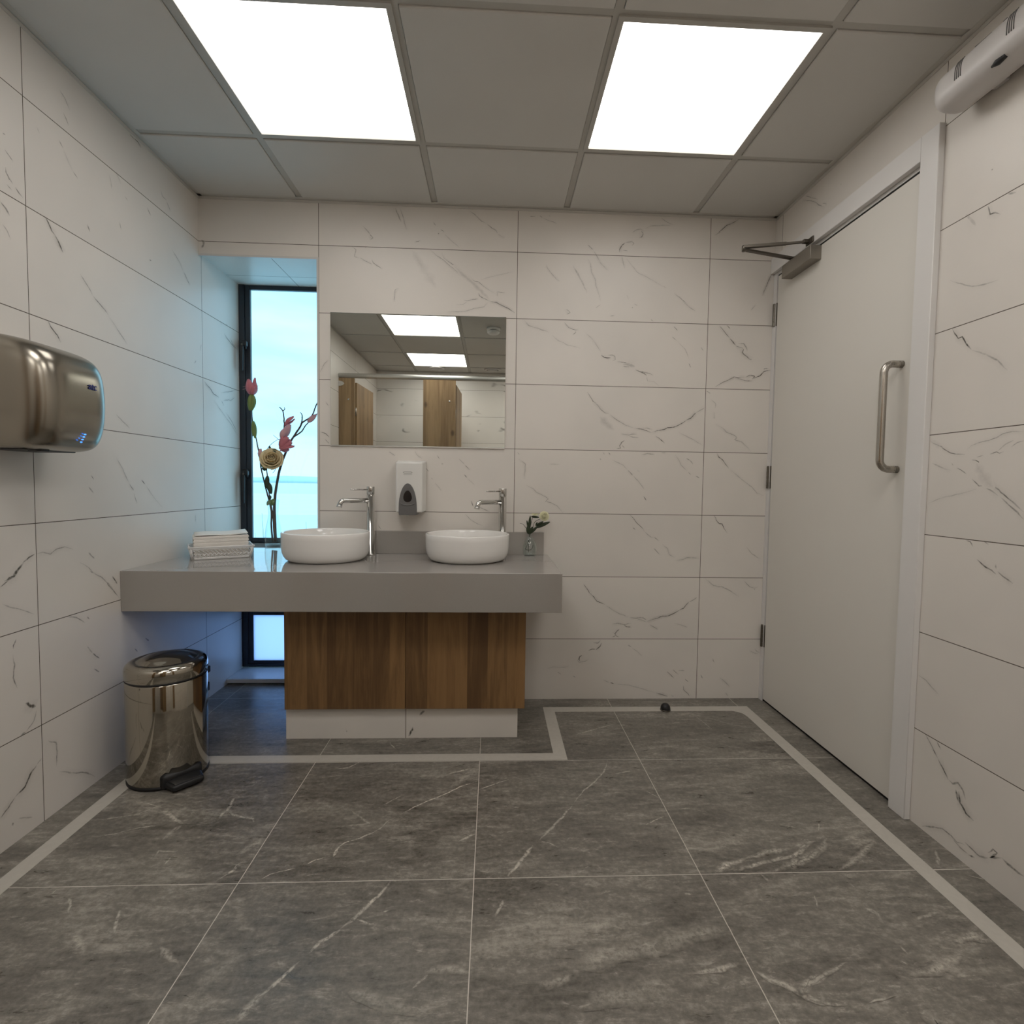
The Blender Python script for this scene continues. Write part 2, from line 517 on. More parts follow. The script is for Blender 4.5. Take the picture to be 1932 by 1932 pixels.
    def prism(s, outline, axis, a, b, bev=0.0):
        """closed 2D outline extruded along an axis from a to b"""
        def P(q, d):
            return {'x': (d, q[0], q[1]), 'y': (q[0], d, q[1]), 'z': (q[0], q[1], d)}[axis]
        t = bmesh.new()
        A = [t.verts.new(P(q, a)) for q in outline]
        B = [t.verts.new(P(q, b)) for q in outline]
        n = len(outline)
        for k in range(n):
            t.faces.new((A[k], A[(k + 1) % n], B[(k + 1) % n], B[k]))
        fa = t.faces.new(A[::-1])
        fb = t.faces.new(B)
        bmesh.ops.recalc_face_normals(t, faces=t.faces[:])
        if bev:
            es = [e for e in t.edges if e.calc_face_angle(0) > 0.6]
            bmesh.ops.bevel(t, geom=es, offset=bev, segments=2, affect='EDGES', profile=0.5)
        s._merge(t)
        return s
    def build(s, name, mats, parent=None):
        me = bpy.data.meshes.new(name)
        s.b.to_mesh(me)
        s.b.free()
        return link(name, me, mats, parent)

def thing(name, label, cat, loc=(0, 0, 0), group=None):
    o = bpy.data.objects.new(name, None)
    o.empty_display_size = 0.05
    COL.objects.link(o)
    o.location = loc
    return tag(o, label, cat, group)
def tag(o, label, cat, group=None):
    o['label'] = label
    o['category'] = cat
    if group:
        o['group'] = group
    return o
def struct(o, label=None):
    o['kind'] = 'structure'
    if label:
        o['label'] = label
    return o

# ------------------------------------------------------------------ helper: tiled surfaces with veins
def tiled(name, boxes, mats, uvf, veins=None, plane=None, parent=None, vein_gain=1.7, halo=0.30):
    """boxes -> one mesh; uvf(normal, co) -> (u, v); veins = soft-edged inlays lying in the tile face"""
    V, Fc, UV, VE, MI = [], [], [], [], []
    def face(pts, n, ve=None, mi=0):
        i0 = len(V)
        V.extend(pts)
        Fc.append(tuple(range(i0, i0 + len(pts))))
        UV.extend([uvf(n, p) for p in pts])
        VE.extend(ve or [0.0] * len(pts))
        MI.append(mi)
    for bx in boxes:
        x0, x1, y0, y1, z0, z1 = bx[:6]
        mi = bx[6] if len(bx) > 6 else 0
        face([(x0, y0, z0), (x0, y0, z1), (x0, y1, z1), (x0, y1, z0)], (-1, 0, 0), None, mi)
        face([(x1, y0, z0), (x1, y1, z0), (x1, y1, z1), (x1, y0, z1)], (1, 0, 0), None, mi)
        face([(x0, y0, z0), (x1, y0, z0), (x1, y0, z1), (x0, y0, z1)], (0, -1, 0), None, mi)
        face([(x0, y1, z0), (x0, y1, z1), (x1, y1, z1), (x1, y1, z0)], (0, 1, 0), None, mi)
        face([(x0, y0, z0), (x0, y1, z0), (x1, y1, z0), (x1, y0, z0)], (0, 0, -1), None, mi)
        face([(x0, y0, z1), (x1, y0, z1), (x1, y1, z1), (x0, y1, z1)], (0, 0, 1), None, mi)
    if veins:
        rnd = random.Random(11)
        to3, nrm = plane
        for k, (dk, wd, pts) in enumerate(veins):
            P = [Vector((a / 1000.0, b / 1000.0)) for a, b in pts]
            Q = [P[0]]
            for a, b in zip(P, P[1:]):
                m = max(1, int((b - a).length / 0.007))
                Q += [a.lerp(b, (i + 1) / m) for i in range(m)]
            if len(Q) < 3:
                Q = [P[0], (P[0] + P[-1]) / 2, P[-1]]
            L = len(Q)
            w = wd / 1000.0
            off = 0.00025 + 0.000006 * k
            rows, hrows = [], []
            for i, q in enumerate(Q):
                d = Q[min(L - 1, i + 1)] - Q[max(0, i - 1)]
                d = d.normalized() if d.length > 1e-9 else Vector((1, 0))
                nn = Vector((-d.y, d.x))
                jit = noise.noise(Vector((q.x * 60, q.y * 60, k * 3.1))) * min(0.004, 0.35 * w + 0.0008)
                c = q + nn * jit
                s_ = i / (L - 1)
                tap = min(1.0, 0.25 + 3.5 * s_, 0.25 + 3.5 * (1 - s_))
                var = 0.65 + 0.9 * abs(noise.noise(Vector((q.x * 35 + 9, q.y * 35, k * 1.7))))
                hw = 0.85 * w * tap * var + 0.0004
                al = dk * tap * (0.75 + 0.5 * noise.noise(Vector((q.x * 22, q.y * 22, k))))
                al = max(0.0, min(1.0, al * vein_gain))
                kc = 0.35 if w < 0.013 else 0.03
                rows.append((c - nn * hw, c - nn * hw * kc, c + nn * hw * kc, c + nn * hw, al))
                if halo and w < 0.013 and (i % 4 == 0 or i == L - 1):
                    dd = Q[min(L - 1, i + 8)] - Q[max(0, i - 8)]
                    dd = dd.normalized() if dd.length > 1e-9 else d
                    hn = Vector((-dd.y, dd.x))
                    hh = 2.6 * w + 0.006
                    hrows.append((c - hn * hh, c, c + hn * hh, dk * halo * tap * (0.7 + 0.8 * noise.noise(Vector((q.x * 9, q.y * 9, k)))), hn, dd))
            n3 = nrm
            ho = 0.00012 + 0.0000005 * k
            for (a0, a1, a2, aa, an, ad), (b0, b1, b2, ba, bn, bd) in zip(hrows, hrows[1:]):
                if an.dot(bn) < 0.8 or (b0 - a0).dot(ad) <= 0 or (b2 - a2).dot(ad) <= 0:
                    continue
                aa, ba = max(0.0, aa), max(0.0, ba)
                face([to3(a0, ho), to3(a1, ho), to3(b1, ho), to3(b0, ho)], n3, [0, aa, ba, 0])
                face([to3(a1, ho), to3(a2, ho), to3(b2, ho), to3(b1, ho)], n3, [aa, 0, 0, ba])
            for (a0, a1, a2, a3, aa), (b0, b1, b2, b3, ba) in zip(rows, rows[1:]):
                face([to3(a0, off), to3(a1, off), to3(b1, off), to3(b0, off)], n3, [0, aa, ba, 0])
                face([to3(a1, off), to3(a2, off), to3(b2, off), to3(b1, off)], n3, [aa, aa, ba, ba])
                face([to3(a2, off), to3(a3, off), to3(b3, off), to3(b2, off)], n3, [aa, 0, 0, ba])
    me = bpy.data.meshes.new(name)
    me.from_pydata(V, [], Fc)
    ul = me.uv_layers.new(name='UVMap')
    for i, uv in enumerate(UV):
        ul.data[i].uv = uv
    at = me.attributes.new('vein', 'FLOAT', 'POINT')
    for i, v in enumerate(VE):
        at.data[i].value = v
    for p_, mi in zip(me.polygons, MI):
        p_.material_index = mi
    o = link(name, me, mats, parent)
    return o

# traced vein lines of the tiles: (strength, width mm, points mm)
V_BACK = [(0.75,1.6,[(183,2044),(207,2031),(216,2027),(240,2016)]),(0.5,1.6,[(237,2039),(244,2023),(263,2010),(286,1996)]),(0.25,3.3,[(146,2094),(167,2080),(160,2048),(183,2042)]),(0.6,1.6,[(360,1915),(343,1905),(341,1891),(338,1851)]),(0.5,1.6,[(204,2093),(214,2087)]),(0.45,1.6,[(498,2092),(531,2065),(560,2047),(593,2021),(627,1994),(670,1962),(708,1935)]),(0.5,1.6,[(552,2080),(564,2054),(607,2026),(655,1985),(703,1956),(722,1954),(742,1936),(771,1918),(800,1903)]),(0.18,15.6,[(607,2026),(655,1980),(703,1944),(752,1894),(781,1867)]),(0.6,2.6,[(723,1905),(728,1891),(742,1882),(771,1869)]),(0.75,2.1,[(771,1869),(805,1863),(844,1845),(863,1836),(892,1818)]),(0.4,1.5,[(771,1867),(748,1842),(700,1832),(652,1816),(576,1814)]),(0.5,1.6,[(654,1868),(676,1866),(694,1874),(723,1877)]),(0.25,1.5,[(676,1866),(652,1849),(618,1848)]),(0.2,1.6,[(732,1964),(770,1975),(827,1991),(889,2007)]),(0.25,3.1,[(800,1903),(812,1891),(809,1910),(848,1907)]),(0.55,2.2,[(225,2152),(237,2141),(244,2134),(230,2124)]),(0.3,3.3,[(197,2185),(221,2161),(230,2147)]),(0.35,2.2,[(361,2272),(375,2240),(384,2208),(394,2172)]),(0.55,2.2,[(429,2120),(448,2125),(458,2132)]),(0.7,2.2,[(547,2182),(564,2171)]),(0.6,3.2,[(535,2165),(542,2163)]),(0.3,2.2,[(514,2215),(526,2197)]),(0.25,2.1,[(564,2164),(592,2137),(635,2104)]),(0.4,2.2,[(676,2270),(700,2255),(734,2226),(758,2215)]),(0.6,2.2,[(758,2215),(779,2197),(798,2188),(808,2172)]),(0.25,2.7,[(808,2172),(839,2153)]),(0.6,2.2,[(999,2261),(1013,2250)]),(0.3,2.2,[(1013,2250),(1064,2233),(1079,2226)]),(0.3,2.2,[(1040,2264),(1049,2258)]),(0.3,2.7,[(953,2254),(982,2258)]),(0.5,1.6,[(1223,2138),(1250,2115)]),(0.35,2.1,[(1250,2115),(1268,2085),(1286,2057),(1313,2030),(1325,2025)]),(0.75,3.9,[(1472,2210),(1480,2196),(1475,2182),(1463,2177)]),(0.35,2.2,[(1428,2199),(1445,2211),(1470,2217),(1487,2206)]),(0.7,3.3,[(1398,2153),(1381,2138),(1372,2122),(1374,2108)]),(0.45,2.2,[(1398,2153),(1429,2159),(1439,2152),(1430,2140)]),(0.4,2.2,[(1386,2120),(1413,2116)]),(0.3,2.2,[(1487,2218),(1516,2233),(1569,2237),(1628,2242)]),(0.3,2.3,[(1563,2272),(1584,2256),(1623,2241)]),(0.4,1.6,[(1227,2072),(1239,2053),(1243,2013),(1263,1981),(1266,1952),(1279,1920),(1289,1882)]),(0.5,1.6,[(1031,2042),(1041,2021),(1058,2002),(1078,1980),(1096,1968)]),(0.35,2.2,[(1382,2094),(1398,2037)]),(0.5,2.2,[(1427,2055),(1447,2034)]),(0.25,2.7,[(1404,2082),(1427,2057),(1458,2020),(1527,1989),(1592,1953)]),(0.3,2.2,[(1582,1962),(1597,1953)]),(0.55,1.6,[(1635,1930),(1663,1910),(1698,1884)]),(0.3,3.3,[(1668,1903),(1688,1884),(1714,1866),(1739,1850)]),(0.55,2.1,[(1129,1844),(1142,1835),(1147,1828),(1132,1818)]),(0.3,1.6,[(1266,1852),(1290,1868)]),(0.5,2.1,[(1446,1875),(1464,1868)]),(0.7,2.7,[(1436,1860),(1443,1859)]),(0.35,1.6,[(1411,1916),(1421,1898)]),(0.45,2.1,[(1335,1816),(1350,1819),(1357,1824)]),(0.4,2.1,[(1527,1808),(1540,1798)]),(0.6,1.5,[(1121,1783),(1141,1760),(1153,1753),(1175,1749),(1190,1749)]),(0.5,2.1,[(1175,1749),(1175,1737),(1161,1725)]),(0.25,2.6,[(1222,1736),(1249,1715),(1274,1682),(1295,1652)]),(0.8,3.1,[(1297,1637),(1312,1626),(1325,1624),(1344,1626)]),(0.45,2.1,[(1324,1636),(1349,1638),(1362,1632),(1364,1617),(1350,1612)]),(0.65,2.1,[(1372,1608),(1404,1606),(1429,1600),(1444,1590),(1459,1588)]),(0.4,4.1,[(1400,1589),(1419,1585),(1444,1590)]),(0.3,9.3,[(1399,1599),(1429,1595),(1459,1588)]),(0.65,3.6,[(1459,1574),(1479,1565),(1499,1558),(1517,1546)]),(0.5,1.6,[(1479,1567),(1524,1558),(1547,1549)]),(0.35,1.6,[(1514,1546),(1520,1522),(1550,1520),(1575,1501)]),(0.25,3.6,[(932,1792),(956,1762),(1019,1745),(1054,1734)]),(0.2,3.6,[(1064,1722),(1093,1699),(1137,1679),(1201,1666)]),(0.65,2.1,[(1637,1779),(1657,1758)]),(0.5,2.1,[(1631,1730),(1654,1712)]),(0.2,2.1,[(1654,1712),(1695,1674),(1716,1626)]),(0.55,2.1,[(1714,1609),(1725,1588)]),(0.35,2.7,[(1769,1686),(1782,1669)]),(0.75,2.0,[(1235,1464),(1250,1443),(1265,1419),(1280,1415)]),(0.6,2.5,[(1265,1419),(1285,1405),(1301,1384),(1321,1369),(1341,1365)]),(0.4,2.0,[(1341,1365),(1366,1346),(1391,1330),(1426,1311),(1461,1302)]),(0.6,2.0,[(1461,1302),(1491,1297),(1526,1288),(1547,1279)]),(0.4,1.5,[(1491,1300),(1521,1303),(1551,1294)]),(0.8,2.6,[(1546,1281),(1576,1292),(1606,1297),(1621,1305),(1651,1308),(1680,1321),(1705,1338),(1730,1351)]),(0.65,3.7,[(1705,1341),(1730,1351),(1749,1373),(1764,1386)]),(0.4,3.2,[(1754,1378),(1774,1389),(1796,1404)]),(0.65,2.1,[(1562,1267),(1587,1252),(1610,1233)]),(0.4,3.0,[(1397,1274),(1437,1267),(1452,1272),(1477,1272)]),(0.4,3.0,[(1437,1264),(1457,1258),(1487,1256)]),(0.6,4.0,[(1418,1242),(1403,1232),(1394,1217),(1399,1205),(1379,1202)]),(0.35,2.5,[(1404,1220),(1419,1205)]),(0.3,2.1,[(1676,1284),(1707,1270),(1753,1248),(1794,1224)]),(0.15,25.2,[(1296,1350),(1327,1321),(1367,1288)]),(0.6,3.0,[(1342,1184),(1352,1172)]),(0.4,2.0,[(1315,1186),(1325,1174)]),(0.4,2.0,[(1301,1156),(1308,1147)]),(0.25,3.0,[(1360,1150),(1416,1124),(1436,1102)]),(0.55,2.5,[(1436,1102),(1462,1078)]),(0.25,3.0,[(1462,1078),(1498,1039),(1519,1009)]),(0.6,2.5,[(1515,980),(1530,960)]),(0.3,3.0,[(1479,1105),(1494,1093)]),(0.45,2.6,[(1499,1177),(1529,1182),(1564,1178)]),(0.4,2.1,[(1594,1188),(1619,1186)]),(0.4,2.6,[(1715,1163),(1736,1151),(1749,1134)]),(0.25,2.6,[(1660,1182),(1680,1155),(1691,1131),(1722,1102)]),(0.5,3.1,[(1727,1099),(1740,1084)]),(0.4,2.6,[(1763,1080),(1784,1070)]),(0.4,2.0,[(912,1179),(924,1164)]),(0.35,2.0,[(917,1147),(951,1124),(949,1094),(945,1050)]),(0.45,2.0,[(953,1026),(988,1009),(1003,992),(1047,973),(1060,961),(1048,949),(1072,944),(1102,930),(1133,896)]),(0.2,2.5,[(1059,1125),(1114,1124)]),(0.75,2.0,[(1449,892),(1467,877),(1488,850),(1514,828),(1524,811)]),(0.55,2.5,[(1466,832),(1481,818)]),(0.35,2.6,[(1524,811),(1555,786),(1575,781)]),(0.45,3.1,[(1570,786),(1586,774),(1596,766)]),(0.45,2.6,[(1572,734),(1587,716),(1603,701)]),(0.3,2.6,[(1612,752),(1637,732),(1648,702),(1674,687)]),(0.45,2.6,[(1680,674),(1715,680),(1735,688),(1766,688),(1796,686)]),(0.75,1.9,[(1237,559),(1259,528),(1266,514),(1278,511)]),(0.65,2.4,[(1266,514),(1288,495),(1302,476),(1327,466),(1343,459)]),(0.35,2.0,[(1343,459),(1370,440),(1414,414),(1457,400)]),(0.6,2.0,[(1460,398),(1486,395),(1520,386),(1547,376)]),(0.4,2.0,[(1486,398),(1529,395),(1549,384)]),(0.8,2.5,[(1547,378),(1578,388),(1602,396),(1620,405),(1650,405),(1678,418),(1702,432),(1726,444)]),(0.65,3.5,[(1702,432),(1726,444),(1744,468),(1758,480)]),(0.35,3.0,[(1749,473),(1773,485),(1789,497)]),(0.65,2.0,[(1561,364),(1584,350),(1603,338)]),(0.4,3.5,[(1377,364),(1405,369),(1434,362),(1472,369)]),(0.45,3.5,[(1434,362),(1449,352),(1473,350)]),(0.7,4.4,[(1416,340),(1401,330),(1392,318),(1402,306)]),(0.4,2.5,[(1378,301),(1397,309),(1416,301)]),(0.3,2.0,[(1680,369),(1714,362),(1748,348)]),(0.6,4.0,[(1331,275),(1324,260),(1312,248),(1301,239)]),(0.45,2.5,[(1288,275),(1312,272),(1326,287)]),(0.4,3.0,[(1265,236),(1284,244),(1303,241)]),(0.75,4.0,[(1237,215),(1225,205),(1223,193),(1228,184)]),(0.3,3.0,[(1213,193),(1223,179),(1252,184),(1270,193)]),(0.3,2.0,[(1066,150),(1104,157),(1152,155),(1176,160)]),(0.4,2.5,[(1119,133),(1138,119)]),(0.45,2.5,[(1193,114),(1208,104)]),(0.55,2.0,[(1456,265),(1475,253)]),(0.25,2.5,[(1475,253),(1505,232),(1530,207)]),(0.9,2.5,[(1374,79),(1396,74)]),(0.3,2.5,[(1340,94),(1374,79)]),(0.25,2.6,[(1396,74),(1466,67),(1539,47),(1602,28)]),(0.85,2.6,[(1602,28),(1631,20),(1661,10)]),(0.5,2.1,[(1675,15),(1690,10)]),(0.55,2.6,[(1681,144),(1696,130),(1711,117)]),(0.45,2.6,[(1652,135),(1687,100)]),(0.5,2.6,[(1741,98),(1761,81)]),(0.6,2.6,[(1735,64),(1738,42),(1758,25),(1768,10)]),(0.3,2.6,[(1706,139),(1740,137)]),(0.6,2.2,[(1855,1787),(1875,1766),(1907,1730)]),(0.75,3.9,[(1907,1730),(1922,1714),(1936,1697)]),(0.6,2.2,[(1890,1790),(1908,1774)]),(0.5,2.8,[(1936,1697),(1958,1688),(1974,1688)]),(0.65,3.9,[(1966,1690),(1974,1681),(1969,1666),(1985,1652),(2001,1638),(2018,1633)]),(0.35,4.4,[(1948,1707),(1973,1708),(1988,1691),(1992,1672)]),(0.65,2.2,[(1844,1502),(1879,1523),(1913,1538),(1933,1551),(1969,1547),(1994,1552)]),(0.5,2.2,[(1933,1546),(1969,1539),(1999,1533),(2030,1534)]),(0.7,2.8,[(1989,1550),(2009,1560),(2034,1556),(2019,1541)]),(0.65,2.8,[(2019,1541),(2059,1559),(2078,1581),(2099,1584),(2114,1589)]),(0.45,2.2,[(2078,1581),(2078,1593),(2098,1594)]),(0.4,2.1,[(1802,1482),(1823,1470)]),(0.3,2.1,[(1826,1443),(1849,1424),(1848,1400)]),(0.35,2.1,[(1843,1385),(1844,1350)]),(0.4,2.2,[(1850,1328),(1886,1309),(1907,1290),(1948,1274),(1958,1264),(1946,1256),(1980,1245),(2011,1220),(2027,1198)]),(0.65,2.7,[(1862,1191),(1873,1171),(1891,1159),(1907,1139),(1923,1117)]),(0.25,2.7,[(1928,1115),(1996,1061),(2038,1032),(2065,1002),(2099,990)]),(0.4,2.6,[(1730,1156),(1750,1137)]),(0.5,2.7,[(1857,892),(1873,875)]),(0.35,2.0,[(317,1171),(345,1150)]),(0.35,2.0,[(436,1175),(444,1159),(470,1140)]),(0.45,2.0,[(538,1158),(552,1139)]),(0.4,2.0,[(557,1118),(569,1117)]),(0.5,2.0,[(482,1104),(500,1080)]),(0.4,1.5,[(512,1053),(519,1044)]),(0.35,1.5,[(529,1029),(551,1005),(560,991)]),(0.25,2.5,[(639,1143),(666,1116)]),(0.5,2.0,[(666,1116),(693,1090)]),(0.65,2.0,[(664,1070),(679,1054)]),(0.2,2.0,[(679,1054),(718,1018)]),(0.45,2.9,[(699,949),(709,920)]),(0.5,1.5,[(721,927),(753,911),(788,896)]),(0.35,2.0,[(671,885),(700,856),(730,839),(754,832)]),(0.4,2.0,[(267,829),(284,807)]),(0.1,31.6,[(418,2084),(489,1980),(527,1920)]),(0.75,2.4,[(1931,2277),(1900,2259),(1874,2248),(1854,2230),(1834,2211),(1819,2202)]),(0.45,1.8,[(1829,2210),(1850,2214)]),(0.75,2.1,[(2103,2042),(2088,2014),(2078,1988),(2064,1952),(2057,1932)]),(0.4,1.8,[(2027,1890),(2001,1862)]),(0.75,2.3,[(1861,888),(1871,870),(1885,854),(1899,852),(1910,831),(1927,809)]),(0.25,2.9,[(2024,742),(2049,713),(2082,689),(2099,687)]),(0.45,1.7,[(2018,579),(2033,561),(2047,549),(2072,542),(2088,550)]),(0.4,1.8,[(2072,542),(2070,532)]),(0.3,4.0,[(1824,589),(1868,554),(1912,547),(1948,531),(1995,499)]),(0.45,1.8,[(1875,198),(1878,187),(1886,176)]),(0.4,2.3,[(1818,119),(1829,97)]),(0.35,2.7,[(1911,105),(1941,81),(1967,56)]),(0.6,2.1,[(1943,29),(1959,11)]),(0.4,1.8,[(2083,244),(2094,230),(2108,226)]),(0.35,1.8,[(2056,237),(2078,225),(2103,219)]),(0.25,6.3,[(1155,2043),(1195,1979),(1225,1918)]),(0.35,4.9,[(342,2271),(370,2208)]),(0.5,8.0,[(-516,2098),(-504,2086),(-514,2061)]),(0.4,1.7,[(5,1526),(25,1566),(45,1584)]),(0.5,1.6,[(29,1392),(44,1372)]),(0.7,2.2,[(4,1256),(29,1247),(46,1232)]),(0.6,1.6,[(26,1222),(46,1202)])]
V_LEFT = [(0.5,2.2,[(-967,1864),(-966,1851),(-958,1841),(-945,1831)]),(0.6,2.6,[(-961,1842),(-952,1836)]),(0.4,1.8,[(-968,1910),(-956,1902),(-942,1892)]),(0.5,2.2,[(-939,1826),(-926,1816),(-914,1810)]),(0.4,2.6,[(-965,1820),(-949,1812)]),(0.4,2.2,[(-973,1950),(-964,1949)]),(0.3,2.0,[(-773,2202),(-754,2192),(-734,2169)]),(0.5,2.0,[(-760,2144),(-750,2132),(-740,2117)]),(0.35,2.4,[(-780,2050),(-764,2034)]),(0.2,1.9,[(-764,2034),(-744,2004),(-728,1988)]),(0.4,1.9,[(-728,1988),(-708,1975)]),(0.25,1.9,[(-861,2038),(-851,2024)]),(0.6,2.8,[(-430,2272),(-407,2272),(-389,2261)]),(0.3,3.3,[(-454,2273),(-425,2268)]),(0.35,2.8,[(-274,2172),(-264,2152),(-233,2148)]),(0.3,2.1,[(-564,2069),(-555,2045),(-553,2025)]),(0.35,2.1,[(-487,2037),(-470,2027)]),(0.2,2.6,[(-532,2098),(-505,2068)]),(0.5,2.6,[(-1025,727),(-1004,741),(-982,752)]),(0.6,6.5,[(-1012,743),(-982,750),(-963,773),(-948,785)]),(0.45,4.0,[(-954,783),(-931,797),(-911,804)]),(0.4,2.7,[(-908,802),(-884,806),(-856,797),(-834,808),(-801,812),(-767,800)]),(0.35,2.9,[(-741,755),(-705,733),(-686,713),(-644,688),(-612,659),(-563,601)]),(0.5,3.6,[(-698,720),(-683,709)]),(0.45,3.0,[(-628,674),(-604,646),(-567,608)]),(0.45,3.8,[(-595,686),(-570,654)]),(0.35,3.6,[(-703,783),(-677,757)]),(0.3,2.6,[(-1021,682),(-996,667),(-959,651),(-920,629)]),(0.5,3.3,[(-981,574),(-990,557),(-990,548)]),(0.35,3.3,[(-993,534),(-989,504),(-995,468),(-983,434)]),(0.55,8.2,[(-958,380),(-941,366),(-924,356)]),(0.3,2.8,[(-921,345),(-931,318),(-960,297)]),(0.6,4.1,[(-960,297),(-977,295)]),(0.4,2.8,[(-909,195),(-927,184)]),(0.6,5.6,[(-927,184),(-951,166),(-969,141),(-1000,130)]),(0.65,4.2,[(-1000,130),(-1022,114),(-1048,99)]),(0.3,2.9,[(-802,592),(-761,580),(-726,554)]),(0.5,4.4,[(-718,572),(-707,560)]),(0.6,3.7,[(-696,443),(-665,414)]),(0.3,3.7,[(-721,476),(-696,443)]),(0.4,3.8,[(-693,390),(-667,369)]),(0.35,3.6,[(-886,236),(-855,215),(-852,187),(-857,142)]),(0.35,3.8,[(-845,119),(-785,81),(-742,60),(-698,21)]),(0.3,2.9,[(-991,63),(-947,37)]),(0.4,5.7,[(-1013,62),(-1008,54)]),(0.55,3.6,[(-842,1796),(-828,1783),(-818,1764),(-802,1757)]),(0.7,4.3,[(-805,1758),(-792,1740),(-776,1717)]),(0.3,2.9,[(-982,1706),(-968,1694),(-958,1676)]),(0.35,3.1,[(-709,1678),(-667,1644),(-655,1629)]),(0.35,3.2,[(-655,1629),(-597,1597),(-583,1586)]),(0.35,2.6,[(-583,1586),(-535,1547),(-491,1513)]),(0.55,3.5,[(-840,1495),(-831,1477),(-807,1458),(-794,1440)]),(0.5,3.9,[(-673,1851),(-661,1832)]),(0.4,2.7,[(-519,1933),(-509,1908)]),(0.35,2.9,[(-361,2060),(-340,2039)]),(0.5,3.6,[(-354,1869),(-341,1869)]),(0.35,3.0,[(-204,1968),(-149,1938),(-124,1913)]),(0.5,3.1,[(-124,1913),(-76,1870)]),(0.3,3.1,[(-237,2145),(-209,2119)]),(0.35,3.1,[(-3,1606),(10,1641)]),(0.3,3.8,[(-51,1541),(-34,1558)]),(0.3,2.6,[(-559,1253),(-523,1232),(-486,1211)]),(0.4,2.9,[(-987,1764),(-970,1753),(-960,1739)]),(0.6,2.6,[(-684,1037),(-671,1022)]),(0.3,3.3,[(-696,999),(-673,976)]),(0.3,2.7,[(-562,1101),(-528,1059),(-497,1009)]),(0.5,2.8,[(-497,1009),(-472,984)]),(0.6,2.9,[(-427,1024),(-405,1006)]),(0.2,2.9,[(-405,1006),(-355,955),(-297,910)]),(0.3,2.8,[(-472,975),(-456,934)]),(0.4,2.4,[(-62,872),(-60,838)]),(0.5,3.7,[(-423,416),(-401,398)]),(0.35,3.6,[(-487,394),(-470,377)]),(0.6,3.3,[(222,1746),(245,1732),(283,1719),(332,1701)]),(0.4,2.8,[(279,1741),(303,1719),(352,1699)]),(0.3,2.7,[(183,1795),(201,1783)]),(0.35,2.7,[(242,1799),(252,1791)]),(0.65,3.1,[(31,1479),(55,1464),(79,1456),(112,1435),(164,1426)]),(0.3,2.2,[(178,1451),(248,1467),(337,1489)]),(0.4,2.7,[(187,1414),(209,1392)]),(0.35,2.7,[(200,1418),(257,1429),(276,1428),(326,1452)]),(0.35,2.7,[(112,1405),(154,1380),(217,1343),(283,1309),(351,1259)]),(0.35,2.7,[(227,1363),(283,1328),(342,1278)])]
